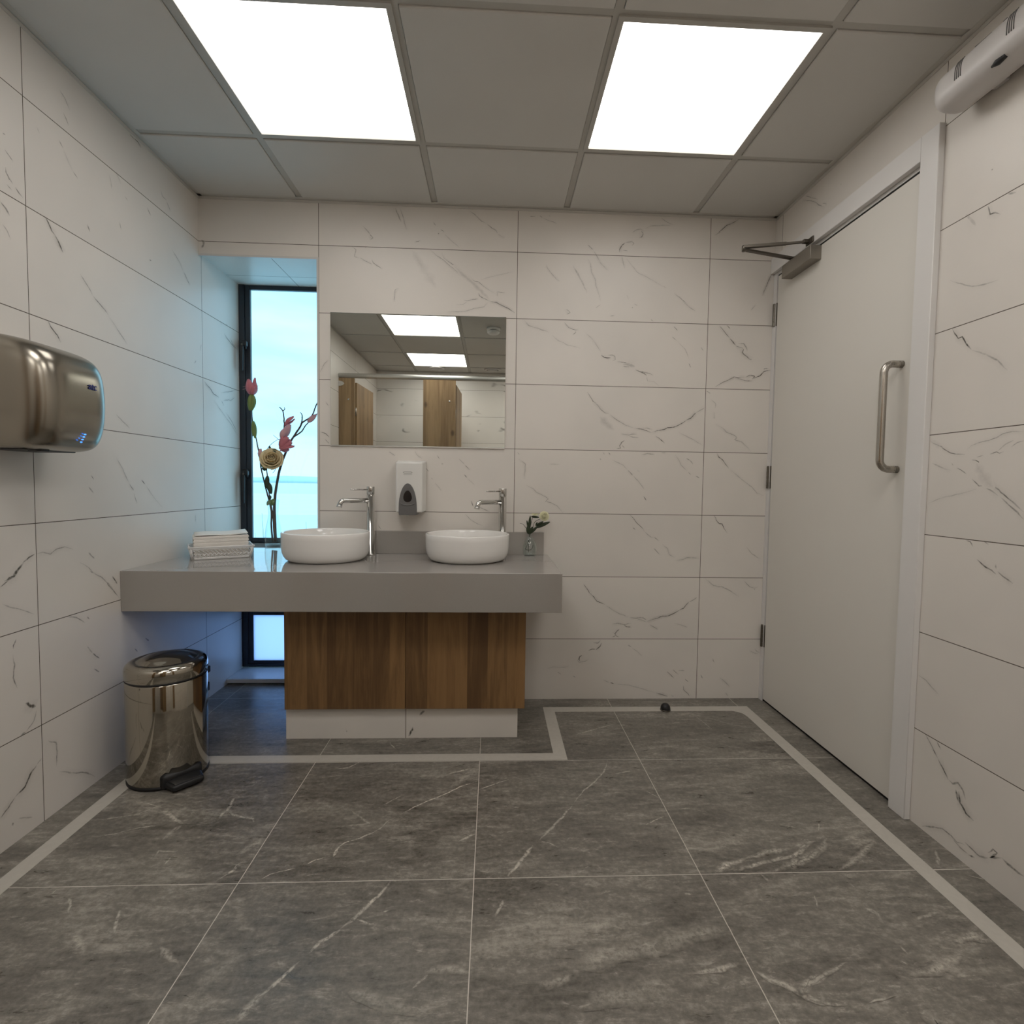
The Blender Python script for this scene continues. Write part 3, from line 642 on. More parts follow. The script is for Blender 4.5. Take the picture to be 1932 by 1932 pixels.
V_RIGHT = [(0.65,2.0,[(-963,1177),(-978,1166),(-1002,1157),(-1018,1146),(-1038,1135),(-1057,1131),(-1088,1127)]),(0.7,2.5,[(-998,1158),(-1012,1152)]),(0.35,1.9,[(-1092,1141),(-1105,1151),(-1125,1157),(-1157,1162),(-1179,1167),(-1196,1175),(-1223,1178),(-1251,1176)]),(0.55,2.3,[(-1108,1113),(-1121,1111),(-1132,1106),(-1129,1094),(-1136,1091)]),(0.4,1.9,[(-1124,1118),(-1144,1123)]),(0.5,2.3,[(-1163,1124),(-1181,1130),(-1190,1126),(-1202,1130)]),(0.35,1.9,[(-1184,1131),(-1204,1147),(-1227,1157)]),(0.3,1.9,[(-1220,1139),(-1236,1150),(-1253,1153)]),(0.35,2.8,[(-1044,1107),(-1052,1097)]),(0.5,2.0,[(-1061,1092),(-1074,1087),(-1096,1073)]),(0.5,1.9,[(-1113,1060),(-1129,1047),(-1136,1041),(-1149,1041)]),(0.45,2.7,[(-1149,1041),(-1175,1027),(-1195,1014)]),(0.45,2.6,[(-1198,1013),(-1223,994),(-1247,975),(-1265,957)]),(0.45,3.0,[(-1154,1059),(-1171,1044),(-1194,1030),(-1216,1013),(-1240,997),(-1264,976)]),(0.25,2.4,[(-969,988),(-1008,1004),(-1057,1014),(-1099,1024),(-1130,1032)]),(0.25,2.4,[(-974,1108),(-1022,1090),(-1045,1086)]),(0.15,19.4,[(-1125,1104),(-1144,1070),(-1181,1032)]),(0.45,2.4,[(-1105,890),(-1119,887),(-1128,875)]),(0.5,2.3,[(-1158,894),(-1175,886)]),(0.7,3.1,[(-1142,842),(-1159,831),(-1172,823),(-1188,820),(-1200,811)]),(0.35,3.8,[(-1197,838),(-1200,824)]),(0.6,3.0,[(-1204,820),(-1217,810),(-1235,802),(-1247,795)]),(0.35,2.3,[(-964,460),(-996,454),(-1024,439),(-1046,430)]),(0.45,2.9,[(-1001,294),(-1024,273),(-1053,243)]),(0.7,4.1,[(-1053,243),(-1076,219),(-1092,200)]),(0.55,2.9,[(-1045,292),(-1062,274)]),(0.4,4.6,[(-1092,202),(-1107,198),(-1124,211),(-1141,196),(-1150,176)]),(0.55,6.9,[(-1118,187),(-1126,166),(-1139,153)]),(0.75,5.8,[(-1128,188),(-1134,158),(-1154,141),(-1178,135)]),(0.55,3.0,[(-1008,10),(-1046,32),(-1082,49),(-1112,49),(-1132,43),(-1155,53)]),(0.55,4.6,[(-1155,59),(-1178,56),(-1201,52),(-1226,65)]),(0.6,3.5,[(-1168,32),(-1188,38)]),(0.4,2.4,[(-1112,45),(-1142,35),(-1170,34)]),(0.55,4.5,[(-1225,77),(-1237,97),(-1249,94),(-1230,68),(-1262,91)]),(0.6,6.7,[(-1262,91),(-1286,85),(-1320,87)]),(0.75,2.8,[(-1021,1492),(-1031,1475),(-1044,1459),(-1057,1459),(-1070,1438),(-1088,1415)]),(0.3,3.6,[(-1088,1415),(-1135,1392),(-1169,1368),(-1199,1337)]),(0.25,2.9,[(-1003,1636),(-1034,1614),(-1080,1590),(-1123,1580),(-1159,1579)]),(0.5,2.9,[(-1115,1789),(-1123,1762),(-1137,1759),(-1154,1747)]),(0.35,3.8,[(-1170,1790),(-1194,1782)]),(0.2,6.8,[(-1047,1799),(-1082,1752)]),(0.5,3.4,[(-1119,1880),(-1124,1876)]),(0.35,2.4,[(-233,2272),(-281,2239),(-327,2208)]),(0.45,2.4,[(-207,2263),(-262,2238),(-309,2207),(-335,2183),(-380,2150)]),(0.4,1.8,[(-360,2177),(-391,2158)]),(0.5,1.8,[(-473,2191),(-479,2185)])]
V_FLOOR = [(0.45,2.1,[(102,-1172),(116,-1151),(126,-1141),(129,-1112),(139,-1101),(158,-1099)]),(0.7,7.3,[(121,-1146),(130,-1132),(133,-1118)]),(0.4,8.3,[(-18,-917),(-19,-883),(-14,-864),(-23,-790)]),(0.45,8.1,[(-6,-872),(26,-892),(59,-904),(84,-908),(94,-927)]),(0.45,12.0,[(-219,-859),(-177,-883),(-137,-914),(-111,-929)]),(0.3,10.6,[(-111,-937),(-122,-964),(-126,-1005)]),(0.35,3.7,[(-383,-908),(-331,-895),(-278,-881),(-251,-851),(-242,-835)]),(0.35,3.6,[(-336,-986),(-282,-974),(-235,-948),(-160,-928)]),(0.5,2.5,[(-304,-817),(-271,-826),(-228,-843)]),(0.3,16.4,[(114,-1080),(127,-1037),(150,-1012),(148,-992)]),(0.45,4.3,[(-225,-1216),(-205,-1236),(-189,-1264)]),(0.45,5.1,[(-75,-1258),(-61,-1290),(-42,-1325)]),(0.35,15.2,[(-142,-1322),(-103,-1347),(-64,-1383)]),(0.35,11.3,[(83,-1365),(121,-1396),(146,-1408)]),(0.4,5.6,[(-106,-1074),(-109,-1050),(-62,-1054),(-59,-1045)]),(0.4,3.3,[(-62,-1105),(-62,-1075)]),(0.45,2.8,[(-275,-1203),(-274,-1185)]),(0.45,17.2,[(329,-1544),(333,-1517),(346,-1492),(356,-1480)]),(0.3,27.1,[(184,-1506),(215,-1495),(229,-1436),(283,-1382)]),(0.8,3.1,[(528,-898),(554,-871),(601,-829),(630,-810),(666,-782),(702,-748),(762,-714)]),(0.7,3.5,[(376,-1085),(378,-1045),(396,-1024),(429,-1010),(465,-982),(481,-963),(490,-936),(513,-912)]),(0.7,5.6,[(376,-1085),(378,-1058),(382,-1041)]),(0.7,2.2,[(311,-1116),(331,-1097),(357,-1088)]),(0.65,2.2,[(210,-1173),(233,-1147),(290,-1127)]),(0.5,26.2,[(669,-753),(705,-702),(743,-649),(760,-627)]),(0.7,3.9,[(645,-671),(684,-653),(733,-632)]),(0.6,2.8,[(248,-626),(293,-618),(324,-578),(345,-566)]),(0.4,3.1,[(463,-850),(511,-798)]),(0.7,2.5,[(766,-767),(808,-741),(868,-706)]),(0.6,7.6,[(852,-1173),(880,-1131),(905,-1092),(926,-1052)]),(0.5,7.0,[(947,-1031),(986,-979),(1027,-924),(1067,-865)]),(0.5,2.2,[(951,-1034),(978,-1046),(998,-1064)]),(0.5,5.6,[(714,-1032),(742,-1011),(763,-997)]),(0.4,3.2,[(612,-689),(629,-685)]),(0.5,3.6,[(399,-406),(413,-447),(443,-488)]),(0.55,6.6,[(343,-1498),(355,-1481),(374,-1455),(401,-1409)]),(0.6,7.8,[(413,-1393),(428,-1364),(446,-1352),(462,-1329)]),(0.55,8.1,[(462,-1329),(485,-1302),(513,-1258),(536,-1216),(551,-1182)]),(0.5,3.0,[(493,-1302),(531,-1318)]),(0.5,4.0,[(546,-1284),(565,-1277)]),(0.5,4.5,[(650,-1482),(661,-1468),(678,-1453)]),(0.3,18.3,[(668,-1441),(720,-1439),(769,-1452)]),(0.45,5.0,[(819,-1302),(830,-1277),(838,-1254)]),(0.3,29.1,[(777,-1370),(832,-1363),(910,-1329),(990,-1307)]),(0.35,18.0,[(908,-1483),(932,-1480),(979,-1462)]),(0.4,3.9,[(736,-1304),(751,-1302)]),(0.3,5.9,[(365,-871),(442,-943),(348,-956)]),(0.35,26.8,[(518,-1481),(603,-1512),(670,-1530)]),(0.65,4.0,[(1139,-380),(1234,-330),(1293,-298),(1347,-274)]),(0.65,4.0,[(1076,-848),(1115,-785),(1158,-738),(1210,-666),(1243,-581)]),(0.6,2.8,[(1241,-680),(1285,-667),(1319,-656)]),(0.5,3.3,[(1404,-889),(1443,-890)]),(0.6,15.4,[(1404,-1174),(1455,-1143),(1513,-1124)]),(0.45,14.9,[(1513,-1124),(1585,-1097),(1668,-1085)]),(0.45,10.0,[(1458,-1169),(1554,-1139),(1657,-1114),(1736,-1064)]),(0.4,19.3,[(1570,-1172),(1651,-1141),(1744,-1094),(1795,-1043)]),(0.4,10.4,[(1688,-1085),(1726,-1056),(1751,-1057)]),(0.5,2.7,[(1700,-979),(1731,-993)]),(0.5,3.1,[(1275,-969),(1307,-949),(1346,-928)]),(0.45,40.0,[(983,-1442),(1042,-1427),(1104,-1407),(1176,-1400),(1229,-1383)]),(0.4,31.6,[(1174,-1405),(1246,-1379),(1301,-1362),(1372,-1359)]),(0.3,25.7,[(1021,-1349),(1068,-1335),(1115,-1311)]),(0.4,38.1,[(989,-1538),(1036,-1510),(1097,-1509),(1149,-1487),(1205,-1473)]),(0.4,10.1,[(1237,-1466),(1296,-1460),(1345,-1445)]),(0.45,12.2,[(1372,-1466),(1395,-1487),(1423,-1504),(1437,-1523)]),(0.45,12.4,[(1437,-1523),(1470,-1494),(1518,-1479)]),(0.4,10.1,[(1437,-1523),(1459,-1535),(1480,-1539)]),(0.3,26.3,[(1390,-1446),(1437,-1430),(1473,-1400)]),(0.45,4.4,[(1294,-1246),(1318,-1247)]),(0.3,4.7,[(1526,-1181),(1532,-1210)]),(0.3,3.3,[(1318,-774),(1385,-860)]),(0.35,3.5,[(1758,-209),(1837,-280),(1883,-315)]),(0.35,3.3,[(1718,-190),(1744,-337)]),(0.3,4.7,[(979,-1537),(1012,-1524)]),(0.4,22.9,[(1835,-1057),(1883,-1032),(1937,-1006)]),(0.35,28.2,[(1843,-1064),(1878,-1071),(1935,-1047)]),(0.45,2.9,[(1811,-972),(1805,-989),(1790,-1010)]),(0.4,14.5,[(1745,-1174),(1795,-1148),(1865,-1102),(1926,-1060)]),(0.45,13.1,[(1678,-1079),(1714,-1061),(1753,-1055)]),(0.4,10.6,[(1645,-1144),(1688,-1128),(1743,-1093)]),(0.5,2.9,[(1624,-1259),(1617,-1283),(1608,-1301)]),(0.4,5.1,[(1742,-1222),(1746,-1238)]),(0.4,10.0,[(1726,-1305),(1742,-1323),(1737,-1354)]),(0.45,6.2,[(1446,-1517),(1474,-1495),(1512,-1480),(1546,-1467),(1580,-1450)]),(0.45,5.1,[(1447,-1526),(1475,-1540),(1512,-1547)]),(0.4,3.6,[(1566,-1542),(1602,-1534),(1631,-1529)]),(0.4,7.2,[(1824,-1343),(1860,-1331),(1894,-1323)]),(0.4,17.4,[(1696,-1482),(1742,-1480),(1798,-1461),(1846,-1444)]),(0.4,15.3,[(1863,-1406),(1900,-1396),(1949,-1389)]),(0.35,4.8,[(1730,-1414),(1731,-1433)]),(0.4,3.8,[(1704,-1450),(1709,-1460)]),(0.4,2.9,[(2080,-1203),(2100,-1211),(2114,-1222)]),(0.35,5.8,[(2076,-1101),(2054,-1137),(2033,-1165)]),(0.3,26.9,[(1646,-1575),(1677,-1573),(1684,-1582)])]

# ================================================================== SETTING
def zr(z):
    return z - ZROW + 2.7
uv_back = lambda n, p: (p[0] + 9.0, zr(p[2])) if n[1] else ((p[1] + 9.0 + 0.45, zr(p[2])) if n[0] else (p[0] + 0.2212 + 9.0, p[1] + 0.05 + 2.7))
wb_ = tiled('wall_back', [(0.0, XR + 0.15, 0.0, 0.45, 0.0, 2.5), (XL, 0.0, 0.0, 0.45, ZNH, 2.5)], [M['wall']], uv_back,
            V_BACK, (lambda q, o: (q.x, -o, q.y), (0, -1, 0)))
struct(wb_, 'cream marble-look tiled wall behind the two basins')
uv_left = lambda n, p: (p[1] - 0.02 + 9.256, zr(p[2])) if n[0] else (p[0] + 9.0, zr(p[2]))
wl_ = tiled('wall_left', [(XL - 0.15, XL, YF - 0.15, 0.45, 0.0, 2.5)], [M['wall_l']], uv_left,
            V_LEFT, (lambda q, o: (XL + o, q.x, q.y), (1, 0, 0)), vein_gain=2.1, halo=0.32)
struct(wl_, 'cream marble-look tiled wall with the steel hand dryer')
uv_right = lambda n, p: (p[1] + 0.9575 + 9.0, zr(p[2])) if n[0] else (p[0] + 9.0, zr(p[2]))
DY0, DY1, DZ = -0.945, 0.0, 2.075
wr_ = tiled('wall_right', [(XR, XR + 0.15, YF - 0.15, DY0, 0.0, 2.5), (XR, XR + 0.15, DY0, 0.0, DZ, 2.5), (XR + 0.075, XR + 0.15, DY0, 0.0, 0.0, DZ)],  # last box is an added backing behind the leaf, blocking light from outside
            [M['wall']], uv_right, V_RIGHT, (lambda q, o: (XR - o, q.x, q.y), (-1, 0, 0)))
struct(wr_, 'cream marble-look tiled wall around the white door')
uv_rear = lambda n, p: (p[0] + 8.7, zr(p[2]))
struct(tiled('wall_front', [(XL - 0.15, XR + 0.15, YF - 0.15, YF, 0.0, 2.5)], [M['wall_f']], uv_rear), 'tiled wall behind the cubicles, seen in the mirror')

# floor with its pale border
E_ = 0.0006
SA = (-0.445, -0.397)     # border along the left wall (x)
SB = (-0.576, -0.525)     # border in front of the vanity (y)
SC = (1.043, 1.092)       # short return beside the vanity (x)
SD = (-0.148, -0.097)     # border along the back wall (y)
SE = (1.955, 2.006)       # border along the right wall (x)
fl_boxes = [(XL - 0.15, XR + 0.15, YF - 0.15, 0.45, -0.1, 0.0, 0),
            (SA[0], SA[1], YF, SB[1], 0.0, E_, 1), (SA[1], SC[1], SB[0], SB[1], 0.0, E_, 1), (SC[0], SC[1], SB[1], SD[1], 0.0, E_, 1),
            (SC[1], SE[1], SD[0], SD[1], 0.0, E_, 1), (SE[0], SE[1], YF, SD[0], 0.0, E_, 1)]
fl_ = tiled('floor', fl_boxes, [M['floor'], M['strip']], lambda n, p: (p[0] - 0.7636 + 9.0, p[1] + 1.1786 + 9.0), [(d if w < 20 else d * 0.55, w, p_) for d, w, p_ in V_FLOOR],
            (lambda q, o: (q.x, q.y, o), (0, 0, 1)), vein_gain=1.5, halo=0.0)
struct(fl_, 'dark grey slate-look floor tiles with a pale border line')
mb = MB()
mb.prism([(SE[0], SD[0]), (SE[0] - 0.045, SD[0]), (SE[0] - 0.02, SD[0] - 0.012), (SE[0] - 0.006, SD[0] - 0.03), (SE[0], SD[0] - 0.06)], 'z', 0.0, E_)
inset = mb.build('border_corner', M['strip'], fl_)
ul = inset.data.uv_layers.new(name='UVMap')
for l_ in inset.data.loops:
    c_ = inset.data.vertices[l_.vertex_index].co
    ul.data[l_.index].uv = (c_.x + 9, c_.y + 9)

# ceiling: lay-in tiles, grid bars, wall angle
GX = [-0.0794, 0.5206, 1.1206, 1.7206]
GY = [-0.436 - 0.6 * k for k in range(6)]
LIGHT_CELLS = [(-0.0794, -0.436), (1.1206, -0.436), (-0.0794, -1.636), (1.1206, -1.636), (-0.0794, -2.836), (1.1206, -2.836)]
ex = [XL] + GX + [XR]
ey = [0.0] + GY + [YF]
mb = MB()
mb.box(XL - 0.15, XR + 0.15, YF - 0.15, 0.45, ZC + 0.08, ZC + 0.2)
for i in range(len(ex) - 1):
    for j in range(len(ey) - 1):
        x0, x1, y1, y0 = ex[i], ex[i + 1], ey[j], ey[j + 1]
        if any(abs(x0 - a) < 1e-6 and abs(y1 - b) < 1e-6 for a, b in LIGHT_CELLS):
            continue
        mb.box(x0 + (0.0135 if i else 0.0), x1 - (0.0135 if i < len(ex) - 2 else 0), y0 + (0.0135 if j < len(ey) - 2 else 0), y1 - (0.0135 if j else 0), ZC, ZC + 0.02, bev=0.0025, seg=1)
ce_ = struct(mb.build('ceiling', M['ceil']), 'suspended ceiling of pale square tiles')
for f in ce_.data.polygons:
    f.use_smooth = False
mb = MB()
for x in GX:
    mb.box(x - 0.012, x + 0.012, YF, 0.0, ZC + 0.005, ZC + 0.03)
for y in GY:
    mb.box(XL, XR, y - 0.012, y + 0.012, ZC + 0.0055, ZC + 0.03)
struct(mb.build('ceiling_grid', M['tbar'], ce_))
mb = MB()
for bx in [(XL, XR, -0.02, 0.0), (XL, XR, YF, YF + 0.02), (XL, XL + 0.02, YF, 0), (XR - 0.02, XR, YF, 0)]:
    mb.box(*bx, ZC - 0.0005, ZC + 0.003)
for bx in [(XL, XR, -0.003, 0.0), (XL, XR, YF, YF + 0.003), (XL, XL + 0.003, YF, 0), (XR - 0.003, XR, YF, 0)]:
    mb.box(*bx, ZC - 0.0125, ZC - 0.002)
struct(mb.build('trim_1', M['angle']), 'thin angle trim between the tiled walls and the ceiling')

# ceiling light panels
def ceiling_light(cx, cy, label, group):
    t = thing('ceiling_light', label, 'ceiling light', (cx, cy, ZC), group)
    m = MB()
    o, i = 0.2955, 0.279
    for bx in [(cx - o, cx + o, cy - o, cy - i), (cx - o, cx + o, cy + i, cy + o), (cx - o, cx - i, cy - i, cy + i), (cx + i, cx + o, cy - i, cy + i)]:
        m.box(*bx, ZC - 0.001, ZC + 0.03)
    m.box(cx - o, cx + o, cy - o, cy + o, ZC + 0.03, ZC + 0.05)
    m.build('frame', M['tbar'], t)
    m = MB()
    m.box(cx - i, cx + i, cy - i, cy + i, ZC + 0.004, ZC + 0.012)
    m.build('diffuser', M['panel'] if cy > -1 else M['panel_rear'], t)
    return t
LL = ['glowing square ceiling panel above the left end of the vanity', 'glowing square ceiling panel nearest the door',
      'glowing square ceiling panel seen largest in the mirror', 'glowing square ceiling panel over the cubicle fronts on the door side',
      'smaller glowing square ceiling panel in the mirror, beyond the rail', 'glowing square ceiling panel over the cubicle on the door side']
for (gx, gy), lb in zip(LIGHT_CELLS, LL):
    ceiling_light(gx + 0.3, gy - 0.3, lb, 'square ceiling light panels')

# window in the tall niche
win = thing('window_1', 'tall narrow dark framed window in the niche left of the mirror', 'window', (XL / 2, YW, 0.06))
struct(win)
WX0, WX1, WZ0, WZ1 = XL, 0.0, 0.031, 2.071
m = MB()
Y0, Y1 = YW, YW + 0.032
for bx in [(WX0, WX0 + 0.030, WZ0, WZ1), (WX1 - 0.03, WX1, WZ0, WZ1), (WX0 + 0.03, WX1 - 0.03, WZ0, WZ0 + 0.016), (WX0 + 0.03, WX1 - 0.03, WZ1 - 0.028, WZ1)]:
    m.box(bx[0], bx[1], Y0, Y1, bx[2], bx[3], bev=0.002, seg=1)
m.box(WX0 + 0.03, WX1 - 0.03, Y0, Y1, 0.335, 0.70, bev=0.002, seg=1)
m.build('frame', M['frame'], win)
def sash(z0, z1, b):
    m = MB()
    a0, a1 = WX0 + 0.030, WX1 - 0.03
    w = 0.026
    for bx in [(a0, a0 + w, z0, z1), (a1 - w, a1, z0, z1), (a0 + w, a1 - w, z0, z0 + b), (a0 + w, a1 - w, z1 - w, z1)]:
        m.box(bx[0], bx[1], Y0 + 0.006, Y1 - 0.006, bx[2], bx[3], bev=0.002, seg=1)
    return m.build('sash', M['frame'], win)
s1 = sash(0.70, WZ1 - 0.028, 0.024)
s2 = sash(WZ0 + 0.016, 0.335, 0.016)
m = MB(); m.box(WX0 + 0.05, WX1 - 0.05, Y0 + 0.012, Y0 + 0.018, 0.715, WZ1 - 0.045); m.build('pane', M['pane'], s1)
m = MB(); m.box(WX0 + 0.05, WX1 - 0.05, Y0 + 0.012, Y0 + 0.018, 0.055, 0.325); pl = m.build('pane', M['frost'], s2); pl['label'] = 'frosted pale blue pane'
for zt, zb in ((1.752, 1.592), (1.088, 0.907)):
    m = MB()
    x = -0.499
    m.box(x - 0.014, x + 0.014, YW - 0.016, YW + 0.004, zt - 0.045, zt, bev=0.004)
    m.box(x - 0.008, x + 0.024, YW - 0.036, YW - 0.014, zt - 0.034, zt - 0.010, bev=0.004)
    m.box(x - 0.011, x + 0.009, YW - 0.038, YW - 0.022, zb, zt - 0.012, bev=0.005, taper=lambda c, a=x - 0.001, b=zb, d=zt: Vector((a + (c.x - a) * (0.55 + 0.45 * (c.z - b) / (d - b)), c.y, c.z)))
    h = m.build('window_handle', M['black'], win)
    m = MB(); m.lathe([(0, 0), (0.0045, 0), (0.0045, 0.0015), (0, 0.002)], mtx=Matrix.Translation((x + 0.003, YW - 0.0372, zt - 0.027)) @ Matrix.Rotation(PI / 2, 4, 'X'), seg=16)
    m.build('lock_button', M['hinge'], h)
m = MB(); m.box(XL, 0.0, 0.199, YW + 0.02, 0.006, 0.027, bev=0.003)
m.build('window_sill', M['sill'], win)
# niche edge trims
m = MB(); m.box(XL, 0.0, -0.0015, 0.006, ZNH - 0.009, ZNH)
struct(m.build('trim_2', M['trimw']), 'pale edge strip along the head of the window niche')
m = MB(); m.box(-0.009, 0.0, -0.0015, 0.006, 0.0, ZNH - 0.009)
struct(m.build('trim_3', M['trimw']), 'pale edge strip down the right side of the window niche')

# door
door = thing('door_1', 'white flush door with a steel pull handle', 'door', (XR, -0.45, 0.0))
struct(door)
LY0, LY1, LZ1 = -0.884, -0.0355, 2.011
m = MB(); m.box(XR, XR + 0.044, LY0, LY1, 0.011, LZ1, bev=0.0012, seg=1)
m.build('leaf', M['door'], door)
m = MB()
for z in (1.43, 1.09):
    pass
hy, hx = -0.835, XR - 0.060
pts = [(XR, hy, 1.4315), (hx + 0.030, hy, 1.4315)]
for k in range(1, 8):
    a = k / 8 * PI / 2
    pts.append((hx + 0.030 - 0.030 * math.sin(a), hy, 1.4315 - 0.030 * (1 - math.cos(a))))
pts += [(hx, hy, 1.4015), (hx, hy, 1.1235)]
for k in range(1, 8):
    a = k / 8 * PI / 2
    pts.append((hx + 0.030 * (1 - math.cos(a)), hy, 1.1235 - 0.030 * math.sin(a)))
pts += [(hx + 0.030, hy, 1.0935), (XR, hy, 1.0935)]
m.tube(pts, 0.0115, seg=20)
o = m.build('pull_handle', M['satin'], door)
o['label'] = 'satin steel D-shaped pull handle'
for z0, z1 in ((1.785, 1.890), (1.026, 1.132), (0.262, 0.369)):
    m = MB()
    n = 5
    h = (z1 - z0) / n
    for k in range(n):
        m.lathe([(0, 0), (0.0072, 0), (0.0072, h - 0.0015), (0, h - 0.0015)], (XR - 0.004, -0.0165, z0 + k * h), seg=16, smooth=False)
    m.lathe([(0, 0), (0.005, 0), (0.005, z1 - z0), (0, z1 - z0)], (XR - 0.004, -0.0165, z0), seg=12)
    m.box(XR - 0.0025, XR + 0.002, -0.034, -0.004, z0, z1)
    m.build('hinge', M['hinge'], door)
# door surround
m = MB()
m.box(XR - 0.003, XR + 0.075, -0.0295, -0.001, 0.0, DZ - 0.012)                      # hinge side lining
m.box(XR + 0.001, XR + 0.075, DY0, LY0 - 0.004, 0.0, DZ)                             # lock side lining
m.box(XR + 0.001, XR + 0.075, LY0 - 0.004, -0.0295, LZ1 + 0.0075, DZ)                 # head lining
struct(m.build('trim_4', M['paint']), 'white door lining')
m = MB()  # black boxes set in the gaps round the leaf to paint their shade
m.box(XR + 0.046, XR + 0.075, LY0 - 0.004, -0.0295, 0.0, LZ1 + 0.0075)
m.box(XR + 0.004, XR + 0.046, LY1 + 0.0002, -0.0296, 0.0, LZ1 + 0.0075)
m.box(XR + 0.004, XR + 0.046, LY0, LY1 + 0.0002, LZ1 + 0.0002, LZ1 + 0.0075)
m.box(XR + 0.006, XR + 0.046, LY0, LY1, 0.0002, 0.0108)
struct(m.build('door_gap_shade', M['gap_shade']), 'black filler standing in for the shade in the gap around the white door')
m = MB()
m.box(XR - 0.02, XR, -0.962, -0.893, 0.0, 2.103, bev=0.0015, seg=1)
m.box(XR - 0.02, XR, -0.893, -0.001, 2.030, 2.103, bev=0.0015, seg=1)
struct(m.build('trim_6', M['paint']), 'white architrave around the door')

# outside the window
OUT = []
m = MB(); m.box(-60, 60, 0.9, 24, -0.62, -0.6)
struct(m.build('ground', M['sea']), 'pale wet ground outside the window')
m = MB(); m.box(-120, 120, 24, 70, -0.62, -0.59)
struct(m.build('ground_beach', M['sand']), 'pale lilac strip of sand outside the window')
m = MB(); m.box(-400, 400, 70, 900, -0.64, -0.60)
struct(m.build('ground_water', M['sea']), 'pale water outside the window')
rg = []
for k in range(41):
    x = -420 + k * 12
    h = 6.5 * math.exp(-((x + 215) / 70.0) ** 2) + 4.0 * math.exp(-((x + 330) / 40.0) ** 2) + 0.5
    rg.append((x, h + 0.6 * noise.noise(Vector((x * 0.05, 0, 0)))))
m = MB()
m.loft([[(x, 560, -1), (x, 575, h * 0.8), (x, 600, h), (x, 640, -1)] for x, h in rg], cap=True)
struct(m.build('hills', M['hill']), 'low hazy hill across the water outside the window')
m = MB()
rnd = random.Random(4)
for k in range(26):
    x = -1.35 + rnd.random() * 0.75
    y = 1.7 + rnd.random() * 0.5
    h = 0.95 + rnd.random() * 0.42
    dx = rnd.uniform(-0.10, 0.16)
    m.tube([(x, y, -0.6), (x + dx * 0.25, y, -0.6 + h * 0.5), (x + dx, y, -0.6 + h)], [0.006, 0.005, 0.001], seg=5)
g_ = tag(m.build('grass', M['grass']), 'sparse grass blades outside the foot of the tall window', 'grass')
g_['kind'] = 'stuff'

# ================================================================== VANITY
vt = thing('vanity_cabinet', 'brown oak two-door cabinet on a pale tiled plinth under the grey countertop', 'cabinet', (0.465, -0.21, 0.0))
CX0, CX1, CYF = -0.006, 0.9375, -0.42
m = MB(); m.box(CX0 + 0.001, CX1 - 0.001, CYF + 0.02, -0.002, 0.133, 0.5505)
m.build('carcass', M['wood'], vt)
for a, b in ((CX0, 0.4628), (0.4645, CX1)):
    m = MB(); m.box(a, b, CYF, CYF + 0.0195, 0.131, 0.5485, bev=0.0008, seg=1)
    m.build('door', M['wood'], vt)
uvk = lambda n, p: (p[0] - 0.4615 + 9.0, p[2] + 0.05 + 2.7) if n[1] else (p[1] + 9.4, p[2] + 2.75)
kk = tiled('plinth', [(-0.011, 0.911, -0.391, -0.002, 0.0, 0.1325)], [M['wall']], uvk,
           [(0.7, 8.0, [(470, 8), (481, 20), (488, 34), (490, 47)]), (0.45, 9.0, [(515, 93), (525, 104), (538, 112)]), (0.8, 3.0, [(224, 30), (227, 30), (229, 31)])],
           (lambda q, o: (q.x, -0.391 - o, q.y), (0, -1, 0)), vt)

ct = thing('countertop', 'polished grey stone countertop with a deep front edge', 'countertop', (0.27, -0.25, 0.551))
m = MB()
m.box(XL + 0.0005, 1.0625, -0.556, -0.0005, 0.551, ZT, bev=0.0015, seg=2)
m.box(XL + 0.0005, -0.0015, -0.004, YW - 0.001, 0.66, ZT)
m.build('slab', M['counter'], ct)
m = MB(); m.box(0.002, 1.041, -0.0205, -0.0005, ZT, 0.8035, bev=0.001, seg=1)
m.build('backsplash', M['counter'], ct)

# basins
def make_basin(cx, cy, r, zr_, label):
    t = thing('basin', label, 'basin', (cx, cy, ZT), 'round countertop basins')
    h = zr_ - ZT
    prof = [(0, 0.0), (r * 0.80, 0.0), (r * 0.85, 0.003), (r * 0.905, 0.010), (r * 0.95, 0.022), (r * 0.98, 0.038), (r * 0.992, 0.056),
            (r, h * 0.8), (r, h - 0.004), (r - 0.002, h - 0.001), (r - 0.005, h), (r - 0.009, h - 0.001), (r - 0.0115, h - 0.005),
            (r - 0.016, h * 0.7), (r - 0.026, h * 0.38), (r - 0.050, 0.028), (r * 0.5, 0.019), (0.024, 0.016), (0.0, 0.016)]
    m = MB(); m.lathe(prof, (cx, cy, ZT), seg=96)
    m.build('bowl', M['ceramic'], t)
    m = MB(); m.lathe([(0, 0.021), (0.014, 0.021), (0.022, 0.019), (0.022, 0.0155), (0, 0.0155)], (cx, cy, ZT), seg=32)
    m.build('drain', M['chrome'], t)
    return t
make_basin(0.0976, -0.2216, 0.1784, 0.8175, 'round white countertop basin beside the tall flower vase')
make_basin(0.6929, -0.1967, 0.1808, 0.8134, 'round white countertop basin beside the small bud vase')

